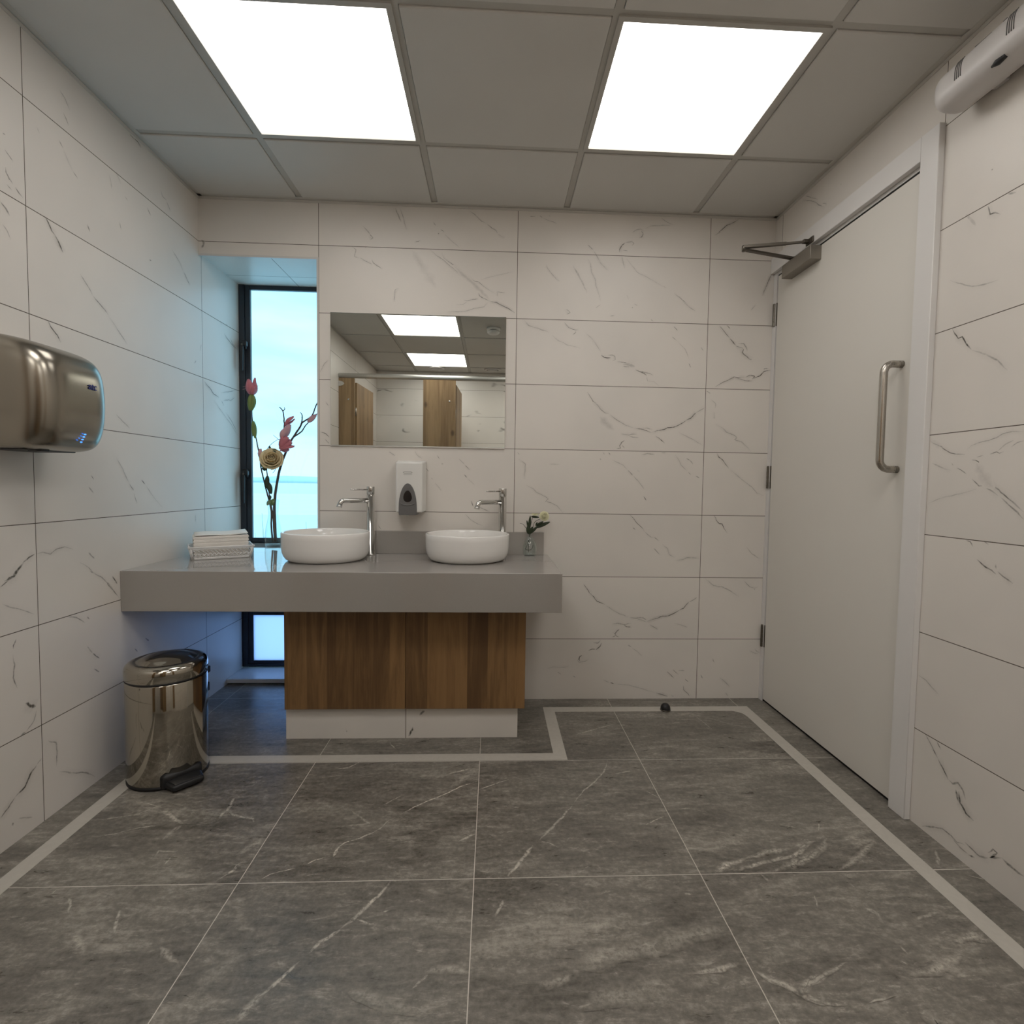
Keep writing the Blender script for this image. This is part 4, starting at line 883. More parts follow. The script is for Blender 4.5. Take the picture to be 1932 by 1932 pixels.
# taps
def make_tap(x, y, label):
    t = thing('tap', label, 'tap', (x, y, ZT), 'tall chrome mixer taps')
    m = MB()
    m.lathe([(0, 0), (0.0215, 0), (0.0215, 0.005), (0.0178, 0.0065), (0.0178, 0.272), (0, 0.272)], (x, y, ZT), seg=48)
    m.build('body', M['chrome'], t)
    m = MB()
    m.lathe([(0.010, 0.270), (0.0165, 0.2735), (0.0182, 0.2745), (0.0182, 0.3085), (0.0172, 0.3105), (0, 0.3105)], (x, y, ZT), seg=48)
    m.build('cap', M['chrome'], t)
    d = Vector((-0.78, -0.625, 0)).normalized()
    b = Vector((x, y, 0.9455))
    pts = [b + d * 0.012, b + d * 0.06, b + d * 0.125]
    for k in range(1, 7):
        a = k / 6 * 1.25
        pts.append(b + d * (0.125 + 0.018 * math.sin(a)) + Vector((0, 0, -0.018 * (1 - math.cos(a)))))
    end = pts[-1] + (d * math.cos(1.25) + Vector((0, 0, -math.sin(1.25)))) * 0.012
    m = MB(); m.tube(pts + [end], 0.0108, seg=24)
    sp = m.build('spout', M['chrome'], t)
    e2 = end + (d * math.cos(1.25) + Vector((0, 0, -math.sin(1.25)))) * 0.006
    m = MB(); m.tube([end - (e2 - end) * 0.4, e2], 0.0120, seg=24)
    m.build('aerator', M['chrome'], sp)
    l0 = Vector((x, y, ZT + 0.2965))
    m = MB(); m.tube([l0 + d * 0.015, l0 + d * 0.094, l0 + d * 0.096], [0.0036, 0.0036, 0.0018], seg=14)
    m.build('lever', M['chrome'], t)
    return t
make_tap(0.247, -0.062, 'tall chrome mixer tap at the basin nearer the window')
make_tap(0.845, -0.062, 'tall chrome mixer tap at the basin nearer the door')

# mirror
mir = thing('mirror', 'rectangular frameless wall mirror above the basins', 'mirror', (0.452, -0.004, 1.496))
m = MB(); m.box(0.0525, 0.852, -0.0058, -0.0022, 1.1965, 1.7960, bev=0.0008, seg=1)
m.build('glass', M['silver'], mir)
m = MB(); m.box(0.0545, 0.850, -0.0022, -0.0003, 1.1985, 1.7940)
m.box(0.0525, 0.852, -0.0075, -0.0003, 1.1915, 1.1963, bev=0.0006, seg=1)
m.build('backing', M['alu'], mir)

# soap dispenser
sd = thing('soap_dispenser', 'white wall soap dispenser with a grey push front, between the taps', 'soap dispenser', (0.4235, 0.0, 0.89))
m = MB()
m.box(0.3565, 0.4905, -0.106, -0.0005, 0.8945, 1.131, bev=0.007, seg=3,
      taper=lambda c: Vector((c.x + (0.0105 if c.x < 0.42 else -0.0055) * (1 if c.y < -0.05 else 0), c.y, c.z - (0.012 if (c.z > 1 and c.y < -0.05) else 0))))
m.build('housing', M['plastic'], sd)
arch = [(0.3830, 0.8835), (0.4600, 0.8835), (0.4615, 0.905), (0.4600, 0.935)]
for k in range(1, 16):
    a = k / 16 * PI
    arch.append((0.4210 + 0.0388 * math.cos(a) * (1 - 0.12 * math.sin(a)), 0.938 + 0.087 * math.sin(a) ** 1.0))
arch += [(0.3820, 0.935), (0.3810, 0.905)]
m = MB(); m.prism(arch, 'y', -0.112, -0.03, bev=0.0015)
pf = m.build('push_front', M['gplastic'], sd)
oval = []
for k in range(28):
    a = k / 28 * 2 * PI
    oval.append((0.4210 + 0.0185 * math.cos(a) * (1 - 0.18 * math.sin(a)), 0.9655 + (0.0275 if math.sin(a) > 0 else 0.0245) * math.sin(a)))
m = MB(); m.prism(oval, 'y', -0.1128, -0.10)
m.build('viewing_window', M['smoke'], pf)
lip = [(0.4210 + 0.030 * math.cos(a), -0.1125 + 0.0, 0.9375 - 0.0095 * math.sin(a)) for a in [k / 14 * PI for k in range(15)]]
m = MB(); m.tube(lip, 0.0022, seg=8)
m.build('push_lip', M['gplastic'], pf)
m = MB()
rr = [(0.4012 + 0.0025 + (0.033 if k in (0, 1, 2, 9, 10, 11) else 0), 0) for k in range(12)]
lz = []
for k in range(32):
    a = k / 32 * 2 * PI
    lz.append((0.4201 + 0.0162 * (1 if math.cos(a) > 0 else -1) * min(1, abs(math.cos(a)) * 1.0) ** 0.3 + 0.003 * math.cos(a), -0.1062, 1.0729 + 0.0034 * math.sin(a)))
m.tube(lz + [lz[0]], 0.0007, seg=6)
m.box(0.4012, 0.4391, -0.1064, -0.1055, 1.0636, 1.0643)
m.build('emblem', M['inkg'], sd)
m = MB(); m.lathe([(0, 0), (0.005, 0), (0.005, 0.008), (0, 0.008)], (0.419, -0.095, 0.8775), seg=16)
m.build('nozzle', M['plastic'], pf)

# paper towel basket, turned about 30 degrees on the counter
bk = thing('towel_basket', 'small white plastic lattice basket on the grey countertop by the left wall', 'basket', (-0.3651, -0.1697, ZT))
ang = 0.521
ux, uy = Vector((math.cos(ang), math.sin(ang), 0)), Vector((-math.sin(ang), math.cos(ang), 0))
cb = Vector((-0.3651, -0.1697, 0))
def bl(a, b, z):
    return cb + ux * a + uy * b + Vector((0, 0, z))
A_, B_, HB = 0.1075, 0.070, 0.052
FL = 0.011
def side_pt(kind, s_, f):
    a, b = A_ + FL * f, B_ + FL * f
    if kind == 0: return bl(-a + 2 * a * s_, -b, ZT + 0.001 + HB * f)
    if kind == 1: return bl(a, -b + 2 * b * s_, ZT + 0.001 + HB * f)
    if kind == 2: return bl(a - 2 * a * s_, b, ZT + 0.001 + HB * f)
    return bl(-a, b - 2 * b * s_, ZT + 0.001 + HB * f)
m = MB()
def loop(f, r):
    P = [side_pt(k, s_, f) for k in range(4) for s_ in (0.04, 0.5, 0.96)]
    m.tube(P + [P[0]], r, seg=8, cap=False)
loop(0.0 + 0.05, 0.0028); loop(0.13, 0.003); loop(0.86, 0.003); loop(0.94, 0.0032)
m.build('basket_bands', M['basket'], bk)
m = MB()
for kind, n in ((0, 15), (1, 10), (2, 15), (3, 10)):
    ds = 1.0 / n
    for k in range(n):
        s_ = (k + 0.2) * ds
        m.tube([side_pt(kind, s_, 0.12), side_pt(kind, min(0.99, s_ + ds * 1.5), 0.50)], 0.0018, seg=6)
        m.tube([side_pt(kind, min(0.99, s_ + ds * 1.5), 0.48), side_pt(kind, s_, 0.88)], 0.0018, seg=6)
        m.tube([side_pt(kind, s_ + ds * 0.45, 0.12), side_pt(kind, max(0.01, s_ - ds * 0.5), 0.48)], 0.0016, seg=6)
    for s_ in (0.02, 0.98):
        m.tube([side_pt(kind, s_, 0.03), side_pt(kind, s_, 0.95)], 0.0034, seg=8)
m.build('lattice', M['basket'], bk)
m = MB(); P0 = [bl(-A_, -B_, 0), bl(A_, -B_, 0), bl(A_, B_, 0), bl(-A_, B_, 0)]
m.prism([(p_.x, p_.y) for p_ in P0], 'z', ZT + 0.0002, ZT + 0.003)
m.build('base', M['basket'], bk)
m = MB()
P1 = [side_pt(k, s_, 0.98) for k in range(4) for s_ in (0.0, 1.0)]
for k in range(4):
    a, b = side_pt(k, -0.02, 0.97), side_pt(k, 1.02, 0.97)
    m.tube([a, (a + b) / 2, b], [0.0042, 0.0034, 0.0042], seg=10)
m.build('rim', M['basket'], bk)
tw = thing('paper_towels', 'stack of folded white paper towels standing in the white basket', 'paper towels', (-0.3651, -0.1697, ZT + 0.004))
m = MB()
for k in range(19):
    z0 = ZT + 0.0045 + k * 0.0048
    j = 0.0018 * math.sin(k * 2.3)
    a, b = 0.101 + j, 0.0625 + j * 0.6
    dz = 0.004 * (k / 18.0)
    P = [bl(-a, -b, 0), bl(a, -b, 0), bl(a, b, 0), bl(-a, b, 0)]
    zz = [z0 - dz * 0.3, z0 + dz * 0.6, z0 + dz, z0 + dz * 0.2]
    m.loft([[(p_.x, p_.y, q) for p_, q in zip(P, zz)], [(p_.x, p_.y, q + 0.0046) for p_, q in zip(P, zz)]], smooth=False)
m.build('folded_stack', M['towel'], tw)
grid = []
for i in range(9):
    row = []
    for j in range(7):
        a = -0.097 + 0.197 * i / 8
        b = -0.060 + 0.122 * j / 6
        row.append(bl(a, b, ZT + 0.0975 + 0.006 * (i / 8) ** 1.5 + 0.0075 * (j / 6) + 0.002 * math.sin(i * 0.9)))
    grid.append(row)
m = MB(); m.sheet(grid, 0.0012)
m.build('top_towel', M['towel'], tw)

# ================================================================== FLOWERS
def petal(m, base, tip, side, width, cup, curl=0.0, nu=7, nv=5, th=0.0007, pw=0.8):
    """a cupped petal from base to tip; side = the direction it bulges towards"""
    base, tip, side = Vector(base), Vector(tip), Vector(side).normalized()
    ax = tip - base
    L = ax.length
    a = ax / L
    side = (side - a * side.dot(a)).normalized()
    w = a.cross(side)
    grid = []
    for i in range(nu):
        s_ = i / (nu - 1)
        half = width * 0.5 * (math.sin(PI * (0.06 + 0.88 * s_) ** pw) ** 0.75)
        row = []
        for j in range(nv):
            q = -1 + 2 * j / (nv - 1)
            bulge = cup * math.sin(PI * min(1, s_ * 1.05)) - cup * 0.9 * q * q * math.sin(PI * (0.15 + 0.7 * s_))
            p_ = base + a * (L * s_) + w * (half * q) + side * (bulge - curl * s_ * s_)
            row.append(p_)
        grid.append(row)
    m.sheet(grid, th)

def leaf(m, base, tip, facing, width, bend=0.004):
    petal(m, base, tip, facing, width, bend, curl=0.0, nu=8, nv=5, th=0.0006, pw=0.85)

def rose(m, c, r, facing, seedv):
    """rings of cupped petals wrapped round a bud"""
    rnd = random.Random(seedv)
    f = Vector(facing).normalized()
    x = f.cross(Vector((0, 0, 1))).normalized()
    y = x.cross(f)
    c = Vector(c)
    for ring, (n, r0, r1, hgt, span) in enumerate([(2, 0.13, 0.05, 0.60, 1.9), (3, 0.24, 0.17, 0.64, 1.35), (4, 0.37, 0.34, 0.60, 1.05), (5, 0.50, 0.56, 0.50, 0.90), (6, 0.62, 0.80, 0.34, 0.75), (7, 0.70, 1.02, 0.12, 0.62)]):
        for k in range(n):
            a0 = 2 * PI * k / n + ring * 0.8 + rnd.uniform(-0.15, 0.15)
            dh = rnd.uniform(-0.04, 0.04)
            grid = []
            for i in range(7):
                t_ = i / 6
                row = []
                for j in range(7):
                    q = -1 + 2 * j / 6
                    a = a0 + q * span
                    edge = 1 - 0.20 * q * q * t_
                    rr_ = r * ((r0 * math.sin(min(1.0, 0.25 + t_ * 1.1) * PI / 2)) * (1 - t_) + (r0 + (r1 - r0) * t_) * t_ + 0.045 * q + (0.05 * max(0, t_ - 0.7) / 0.3 if ring > 2 else 0))
                    h = r * (-0.40 + (hgt + dh + 0.40) * t_ * edge - (0.06 * max(0, t_ - 0.75) / 0.25 if ring > 2 else 0))
                    row.append(c + x * (rr_ * math.cos(a)) + y * (rr_ * math.sin(a)) + f * h)
                grid.append(row)
            m.sheet(grid, 0.0008)

def glass_vase(m, prof_out, wall, c, base):
    inner = [(max(0.0, r - wall), z) for r, z in prof_out if z > base]
    inner = [(inner[0][0], base)] + inner
    prof = [(0, 0)] + prof_out + inner[::-1] + [(0, base)]
    m.lathe(prof, c, seg=56)

# tall vase in the niche
VX, VY = -0.305, 0.238
va = thing('glass_vase', 'clear carafe-shaped glass vase on the counter in front of the tall window', 'vase', (VX, VY, ZT))
m = MB()
glass_vase(m, [(0.036, 0.0), (0.0395, 0.003), (0.041, 0.012), (0.042, 0.035), (0.041, 0.060), (0.037, 0.090), (0.031, 0.120), (0.0255, 0.145), (0.0235, 0.165), (0.0245, 0.185), (0.027, 0.210), (0.0305, 0.236)], 0.0022, (VX, VY, ZT), 0.010)
m.build('glass_body', M['glass'], va)
stemA = [(-0.3125, 0.245, 0.719), (-0.3166, 0.2411, 0.7934), (-0.3143, 0.2372, 0.8728), (-0.3265, 0.2353, 0.9375), (-0.3365, 0.2333, 0.9775), (-0.3571, 0.2294, 1.0763), (-0.3674, 0.2256, 1.159), (-0.3802, 0.2217, 1.2411), (-0.393, 0.2178, 1.3125), (-0.3958, 0.2139, 1.3734), (-0.3908, 0.21, 1.4469)]
stemB = [(-0.293, 0.235, 0.7202), (-0.2966, 0.235, 0.7941), (-0.2983, 0.235, 0.8994), (-0.291, 0.235, 0.9781), (-0.2749, 0.235, 1.0673), (-0.2539, 0.235, 1.1354), (-0.2356, 0.235, 1.1826), (-0.2251, 0.235, 1.214)]
stemC = [(-0.3027, 0.243, 0.7196), (-0.3058, 0.2407, 0.815), (-0.3116, 0.2363, 0.8888), (-0.32, 0.23, 0.9516), (-0.3281, 0.2267, 1.0455), (-0.3288, 0.2233, 1.1025), (-0.3044, 0.22, 1.1184)]
twig1 = [(-0.2356, 0.235, 1.1826), (-0.2451, 0.235, 1.2344), (-0.2467, 0.235, 1.2863), (-0.2473, 0.235, 1.338), (-0.2547, 0.235, 1.3792), (-0.2699, 0.235, 1.3954)]
twig1b = [(-0.2542, 0.235, 1.3766), (-0.2444, 0.235, 1.3856), (-0.2469, 0.235, 1.3949)]
twig2 = [(-0.2251, 0.235, 1.214), (-0.2034, 0.2392, 1.2485), (-0.1737, 0.2433, 1.2989), (-0.1622, 0.2475, 1.323), (-0.1196, 0.2517, 1.353), (-0.1, 0.2558, 1.4009), (-0.0883, 0.26, 1.4279), (-0.079, 0.262, 1.446)]
twig2b = [(-0.1647, 0.243, 1.3143), (-0.1594, 0.24, 1.356), (-0.1696, 0.24, 1.3723)]
twig3 = [(-0.2034, 0.2392, 1.2482), (-0.1628, 0.2412, 1.2781), (-0.1442, 0.2475, 1.3104), (-0.1099, 0.2538, 1.3509), (-0.0805, 0.26, 1.3809)]
arc = [(-0.3365, 0.225, 1.1698), (-0.3159, 0.225, 1.2013), (-0.28, 0.225, 1.2304), (-0.2391, 0.225, 1.244), (-0.2136, 0.225, 1.2419)]
arc2 = [(-0.2616, 0.23, 1.2259), (-0.2819, 0.23, 1.2411), (-0.2996, 0.23, 1.2563)]
curl = [(-0.3044, 0.222, 1.1184), (-0.2954, 0.225, 1.0978), (-0.2888, 0.225, 1.0825), (-0.3017, 0.225, 1.0666)]
def smooth(P, n=4, wob=0.0012):
    P = [Vector(p_) for p_ in P]
    out = []
    for i in range(len(P) - 1):
        p0, p1, p2, p3 = P[max(0, i - 1)], P[i], P[i + 1], P[min(len(P) - 1, i + 2)]
        for k in range(n):
            t_ = k / n
            q = 0.5 * ((2 * p1) + (p2 - p0) * t_ + (2 * p0 - 5 * p1 + 4 * p2 - p3) * t_ ** 2 + (3 * p1 - p0 - 3 * p2 + p3) * t_ ** 3)
            out.append(q + Vector((noise.noise(q * 55), noise.noise(q * 55 + Vector((7, 0, 0))), 0)) * wob)
    return out + [P[-1]]
def taper(P, a, b):
    n = len(P)
    return [a + (b - a) * i / (n - 1) for i in range(n)]
FACE = Vector((0.38, -0.92, 0.05))
# magnolia branch, left
mA = thing('magnolia_branch', 'tall artificial branch with a pink bloom at its top, in the tall glass vase', 'artificial flower', (-0.3125, 0.245, 0.7085), 'artificial stems in the tall vase')
P = smooth(stemA); m = MB(); m.tube(P, taper(P, 0.0048, 0.0022), seg=8); m.build('stem', M['twig'], mA)
m = MB()
b0 = Vector((-0.3915, 0.212, 1.448))
for tip, sd_, w_, cu in [((-0.419, 0.222, 1.527), (-0.6, -0.7, 0.1), 0.046, 0.016), ((-0.402, 0.190, 1.520), (0.1, -1, 0), 0.044, 0.014), ((-0.376, 0.215, 1.533), (0.9, -0.3, 0), 0.032, 0.010), ((-0.364, 0.200, 1.496), (0.8, -0.6, 0), 0.030, 0.010), ((-0.392, 0.245, 1.52), (0.0, 1, 0), 0.040, 0.012), ((-0.372, 0.185, 1.486), (0.5, -1, -0.2), 0.026, 0.008)]:
    petal(m, b0, tip, sd_, w_, cu)
m.build('bloom', M['pink'], mA)
m = MB()
for a, b in (((-0.398, 0.205, 1.492), (-0.430, 0.195, 1.485)), ((-0.398, 0.205, 1.484), (-0.431, 0.195, 1.472)), ((-0.372, 0.205, 1.49), (-0.352, 0.20, 1.4935))):
    m = MB(); m.tube([a, b], [0.0010, 0.0005], seg=6); m.build('stamen', M['pink2'], mA)
for a, b, w_, fc in [((-0.392, 0.209, 1.452), (-0.4035, 0.204, 1.372), 0.044, (-0.5, -1, 0)), ((-0.392, 0.211, 1.452), (-0.394, 0.206, 1.372), 0.040, (0.8, -1, 0)), ((-0.394, 0.216, 1.318), (-0.392, 0.210, 1.245), 0.026, (-0.9, -0.8, 0)), ((-0.390, 0.217, 1.322), (-0.379, 0.211, 1.236), 0.026, (0.9, -0.8, 0))]:
    m = MB(); leaf(m, a, b, fc, w_); m.build('leaf', M['leaf'], mA)
m = MB()
for q in (0, 1.6, 3.2, 4.7):
    petal(m, (-0.3665, 0.2262, 1.146), (-0.360 + 0.006 * math.cos(q), 0.2255 + 0.006 * math.sin(q), 1.186), (math.cos(q), math.sin(q), 0), 0.018, 0.007)
m.build('bud', M['pink2'], mA)
# magnolia branch, right
mB = thing('magnolia_branch', 'thick artificial branch with two pink blooms and forked bare twigs, in the tall glass vase', 'artificial flower', (-0.293, 0.235, 0.7085), 'artificial stems in the tall vase')
P = smooth(stemB); m = MB(); m.tube(P, taper(P, 0.0075, 0.0048), seg=10); m.build('stem', M['twig'], mB)
for tw_, a, b in ((twig1, 0.0042, 0.0022), (twig1b, 0.0024, 0.0012), (twig2, 0.0052, 0.0022), (twig2b, 0.0034, 0.0015), (twig3, 0.0038, 0.0018)):
    P = smooth(tw_, wob=0.0022); m = MB(); m.tube(P, taper(P, a, b), seg=7)
    for k in range(3, len(P) - 2, 4):
        d_ = Vector((random.uniform(-1, 1), random.uniform(-0.5, 0.5), random.uniform(0.2, 1))).normalized() * 0.007
        m.tube([P[k], P[k] + d_], [0.0018, 0.0008], seg=5)
    m.build('twig', M['twig'], mB)
m = MB()
b0 = Vector((-0.2635, 0.225, 1.183))
for tip, sd_, w_, cu in [((-0.1875, 0.205, 1.203), (0.1, -0.5, 1), 0.044, 0.016), ((-0.198, 0.195, 1.222), (0, -1, 0.2), 0.046, 0.014), ((-0.2155, 0.190, 1.246), (0, -1, 0.1), 0.046, 0.014), ((-0.243, 0.195, 1.248), (-0.6, -0.9, 0), 0.036, 0.010), ((-0.216, 0.215, 1.184), (0.1, -0.6, -1), 0.042, 0.012), ((-0.222, 0.25, 1.235), (0.0, 1, 0.3), 0.040, 0.010)]:
    petal(m, b0, tip, sd_, w_, cu)
m.build('bloom', M['pink'], mB)
m = MB()
for tip, w_, sd_, bb in [((-0.212, 0.222, 1.309), 0.040, (0.6, -0.8, 0), (-0.256, 0.228, 1.240)), ((-0.232, 0.212, 1.292), 0.036, (-0.4, -1, 0), (-0.262, 0.226, 1.238)), ((-0.238, 0.235, 1.300), 0.030, (-0.8, 0.6, 0), (-0.258, 0.230, 1.240))]:
    petal(m, bb, tip, sd_, w_, 0.012)
m.build('bloom', M['pink2'], mB)
m = MB()
petal(m, (-0.2455, 0.233, 1.306), (-0.199, 0.226, 1.352), (-0.5, -0.8, 0.6), 0.034, 0.012)
petal(m, (-0.2455, 0.236, 1.306), (-0.1945, 0.240, 1.338), (0.5, 0.5, -0.7), 0.026, 0.008)
m.build('bud', M['pink'], mB)
m = MB(); leaf(m, (-0.135, 0.247, 1.325), (-0.094, 0.252, 1.365), (0.3, -1, 0.2), 0.026); m.build('leaf', M['pink2'], mB)
# cream rose
rs = thing('artificial_rose', 'large cream artificial rose in the tall glass vase', 'artificial flower', (-0.3027, 0.243, 0.7085), 'artificial stems in the tall vase')
P = smooth(stemC); m = MB(); m.tube(P, taper(P, 0.0040, 0.0022), seg=8); m.build('stem', M['twig'], rs)
m = MB(); rose(m, (-0.298, 0.205, 1.136), 0.052, (0.25, -0.82, 0.30), 3); m.build('rose_head', M['cream'], rs)
for a, b, w_, mt in [((-0.327, 0.222, 1.092), (-0.350, 0.212, 1.115), 0.030, 'leaf'), ((-0.330, 0.224, 1.085), (-0.349, 0.214, 1.090), 0.022, 'leafd'), ((-0.300, 0.215, 1.165), (-0.278, 0.212, 1.182), 0.024, 'leafd'), ((-0.311, 0.226, 1.158), (-0.312, 0.216, 1.200), 0.016, 'twigd'),
                     ((-0.3275, 0.2262, 1.052), (-0.3295, 0.218, 0.990), 0.022, 'leafd'), ((-0.3255, 0.2275, 1.020), (-0.3065, 0.218, 0.962), 0.026, 'leafd'), ((-0.319, 0.23, 0.955), (-0.313, 0.222, 0.935), 0.014, 'leafd')]:
    m = MB(); leaf(m, a, b, FACE, w_, 0.003); m.build('leaf', M[mt], rs)
m = MB(); leaf(m, (-0.316, 0.231, 0.905), (-0.293, 0.220, 0.937), (0.2, -1, 0.3), 0.026, 0.003); leaf(m, (-0.318, 0.231, 0.930), (-0.329, 0.222, 0.905), (-0.3, -1, 0.1), 0.022, 0.003)
m.build('leaf', M['leaf'], rs)
for tw_, r_ in ((arc, 0.0011), (arc2, 0.0012), (curl, 0.0014)):
    P = smooth(tw_, wob=0.0); m = MB(); m.tube(P, taper(P, r_ * 1.2, r_ * 0.7), seg=6); m.build('tendril', M['twig'], rs)

# bud vase by the right basin
BX, BY = 0.9735, -0.049
vb = thing('bud_vase', 'small pear-shaped clear glass vase at the right end of the counter', 'vase', (BX, BY, ZT))
m = MB()
glass_vase(m, [(0.022, 0.0), (0.026, 0.002), (0.030, 0.010), (0.0335, 0.022), (0.0345, 0.033), (0.0325, 0.048), (0.026, 0.066), (0.017, 0.082), (0.0098, 0.092), (0.0082, 0.097), (0.0092, 0.101), (0.0112, 0.103)], 0.0016, (BX, BY, ZT), 0.007)
m.build('glass_body', M['glass'], vb)
dy = BY + 0.045
def sh(P, w=1.0):
    return [(x, y + dy, z) for x, y, z in P]
fr_ = thing('artificial_rose', 'small ivory rose stem with dark leaves in the bud vase', 'artificial flower', (0.9735, -0.049, 0.7085), 'artificial stems in the bud vase')
s2 = sh([(0.9535, -0.045, 0.7284), (0.9665, -0.045, 0.7601), (0.9722, -0.045, 0.7939), (0.988, -0.047, 0.8306), (0.996, -0.05, 0.8559), (1.0266, -0.055, 0.8731)])
P = smooth(s2, wob=0); m = MB(); m.tube(P, 0.0011, seg=6); m.build('stem', M['twigd'], fr_)
m = MB(); m.tube(smooth(sh([(0.9535, -0.045, 0.7284), (0.968, -0.038, 0.7225), (0.984, -0.042, 0.7300), (0.9885, -0.045, 0.7480)]), wob=0), 0.0011, seg=6); m.build('stem', M['twigd'], fr_)
m = MB(); rose(m, (1.0375, -0.066, 0.8835), 0.0215, (0.15, -0.9, 0.25), 5); m.build('rose_head', M['ivory'], fr_)
for a, b, w_ in [((0.9745, -0.045, 0.8015), (1.010, -0.052, 0.8375), 0.013), ((1.000, -0.05, 0.8295), (1.0634, -0.06, 0.8567), 0.017), ((1.003, -0.05, 0.838), (1.033, -0.062, 0.8585), 0.012), ((1.0005, -0.048, 0.8370), (1.0062, -0.05, 0.8545), 0.008)]:
    m = MB(); leaf(m, *sh([a, b]), (0.1, -1, 0.3), w_, 0.002); m.build('leaf', M['leafd'], fr_)
fc_ = thing('artificial_flower', 'small white bloom stem with dark leaves in the bud vase', 'artificial flower', (0.9700, -0.049, 0.7085), 'artificial stems in the bud vase')
s1_ = sh([(0.9684, -0.045, 0.715), (0.9690, -0.045, 0.7489), (0.9714, -0.043, 0.7939), (0.9767, -0.043, 0.8389), (0.9845, -0.045, 0.8726), (0.990, -0.045, 0.8839)])
P = smooth(s1_, wob=0); m = MB(); m.tube(P, 0.0011, seg=6); m.build('stem', M['twigd'], fc_)
m = MB()
rnd = random.Random(9)
cc = Vector((0.9945, -0.055 + dy, 0.8850))
for k in range(18):
    a = 2 * PI * k / 18 * 2.0
    e = 0.3 if k < 9 else 0.85
    d_ = Vector((math.cos(a) * math.cos(e), math.sin(a) * math.cos(e), math.sin(e) * 0.7))
    tp = cc + Vector((d_.x * 0.0235, d_.y * 0.021, d_.z * 0.017 + 0.001))
    petal(m, cc, tp, (0, 0, 1), 0.013, 0.003, nu=5)
m.build('bloom', M['ivory'], fc_)
for a, b, w_ in [((0.9703, -0.045, 0.7985), (0.9625, -0.05, 0.8365), 0.022), ((0.9735, -0.045, 0.7995), (0.9845, -0.052, 0.8330), 0.016), ((0.9690, -0.046, 0.822), (0.9738, -0.05, 0.8835), 0.013), ((0.9665, -0.046, 0.828), (0.9578, -0.05, 0.8615), 0.009), ((0.9785, -0.044, 0.8795), (1.0135, -0.062, 0.8775), 0.010)]:
    m = MB(); leaf(m, *sh([a, b]), (0.1, -1, 0.1), w_, 0.002); m.build('leaf', M['leafd'], fc_)
P = smooth(sh([(0.9650, -0.045, 0.815), (0.9544, -0.045, 0.8274), (0.9402, -0.047, 0.8441), (0.9261, -0.05, 0.8481)]), wob=0)
m = MB(); m.tube(P, taper(P, 0.0016, 0.0006), seg=6); m.build('tendril', M['twigd'], fc_)

# ================================================================== HAND DRYER
hd = thing('hand_dryer', 'brushed steel hand dryer on the left wall', 'hand dryer', (XL, -0.985, 1.105))
YC, n_ = -0.985, 44
prof = [(1.100, 0.120, 0.095), (1.1035, 0.150, 0.112), (1.112, 0.172, 0.121), (1.130, 0.186, 0.126), (1.160, 0.196, 0.1295), (1.200, 0.2015, 0.1315), (1.245, 0.2025, 0.1325), (1.285, 0.200, 0.1325),
        (1.312, 0.1965, 0.132), (1.332, 0.191, 0.131), (1.350, 0.181, 0.129), (1.364, 0.166, 0.1265), (1.376, 0.144, 0.123), (1.386, 0.112, 0.118), (1.394, 0.066, 0.112), (1.397, 0.020, 0.106), (1.3975, 0.003, 0.104)]
rings = []
for z, D, Wd in prof:
    r_ = []
    for k in range(n_):
        t_ = PI * k / (n_ - 1)
        ex_ = 0.42
        cx_ = math.copysign(abs(math.cos(t_)) ** ex_, math.cos(t_))
        sx_ = abs(math.sin(t_)) ** ex_
        r_.append((XL + 0.0005 + D * sx_, YC - Wd * cx_, z))
    rings.append(r_)
m = MB(); m.loft(rings, closed=True)
cv = m.build('cover', M['dryer'], hd)
sb = cv.modifiers.new('sub', 'SUBSURF'); sb.levels = 1; sb.render_levels = 2
m = MB()
m.box(XL + 0.001, XL + 0.115, YC - 0.088, YC + 0.085, 1.0985, 1.104, bev=0.002)
m.box(XL + 0.09, XL + 0.125, YC - 0.05, YC - 0.02, 1.0965, 1.1045, bev=0.002)
m.build('outlet', M['black'], hd)
# raised front shield
def yz(k, n, hw, hh, cy, cz, e=0.45):
    a = 2 * PI * k / n
    return (cy + hw * math.copysign(abs(math.cos(a)) ** e, math.cos(a)), cz + hh * math.copysign(abs(math.sin(a)) ** e, math.sin(a)))
cu = bpy.data.curves.new('logo', 'FONT')
cu.body = 'atc'
cu.size = 0.026
cu.extrude = 0.0006
cu.offset = 0.0003
to = bpy.data.objects.new('tmp_text', cu)
me = bpy.data.meshes.new_from_object(to)
bpy.data.objects.remove(to)
me.transform(Matrix(((0, 0, 1, XL + 0.2022), (1, 0, 0, -0.9655), (0, 1, 0, 1.2745), (0, 0, 0, 1))))
lg = link('logo', me, M['ink'], hd)
for k in range(4):
    m = MB(); m.lathe([(0, 0.0012), (0.0016, 0.001), (0.0018, -0.003), (0, -0.003)], mtx=Matrix.Translation((XL + 0.1965 - 0.0035 * k * 0.55, -0.9735 - 0.0024 * k, 1.1475 - 0.0072 * k)) @ Matrix.Rotation(PI / 2, 4, 'Y'), seg=12)
    m.build('indicator_light', M['led'], hd)
m = MB(); m.box(XL + 0.020, XL + 0.0785, YC - 0.1335, YC - 0.1295, 1.278, 1.322)
lb_ = m.build('rating_label', M['label'], hd)
m = MB()
for k in range(4):
    m.box(XL + 0.052 + 0.004 * (k % 2), XL + 0.076, YC - 0.1338, YC - 0.133, 1.285 + 0.009 * k, 1.2885 + 0.009 * k)
m.build('print', M['inkg'], lb_)

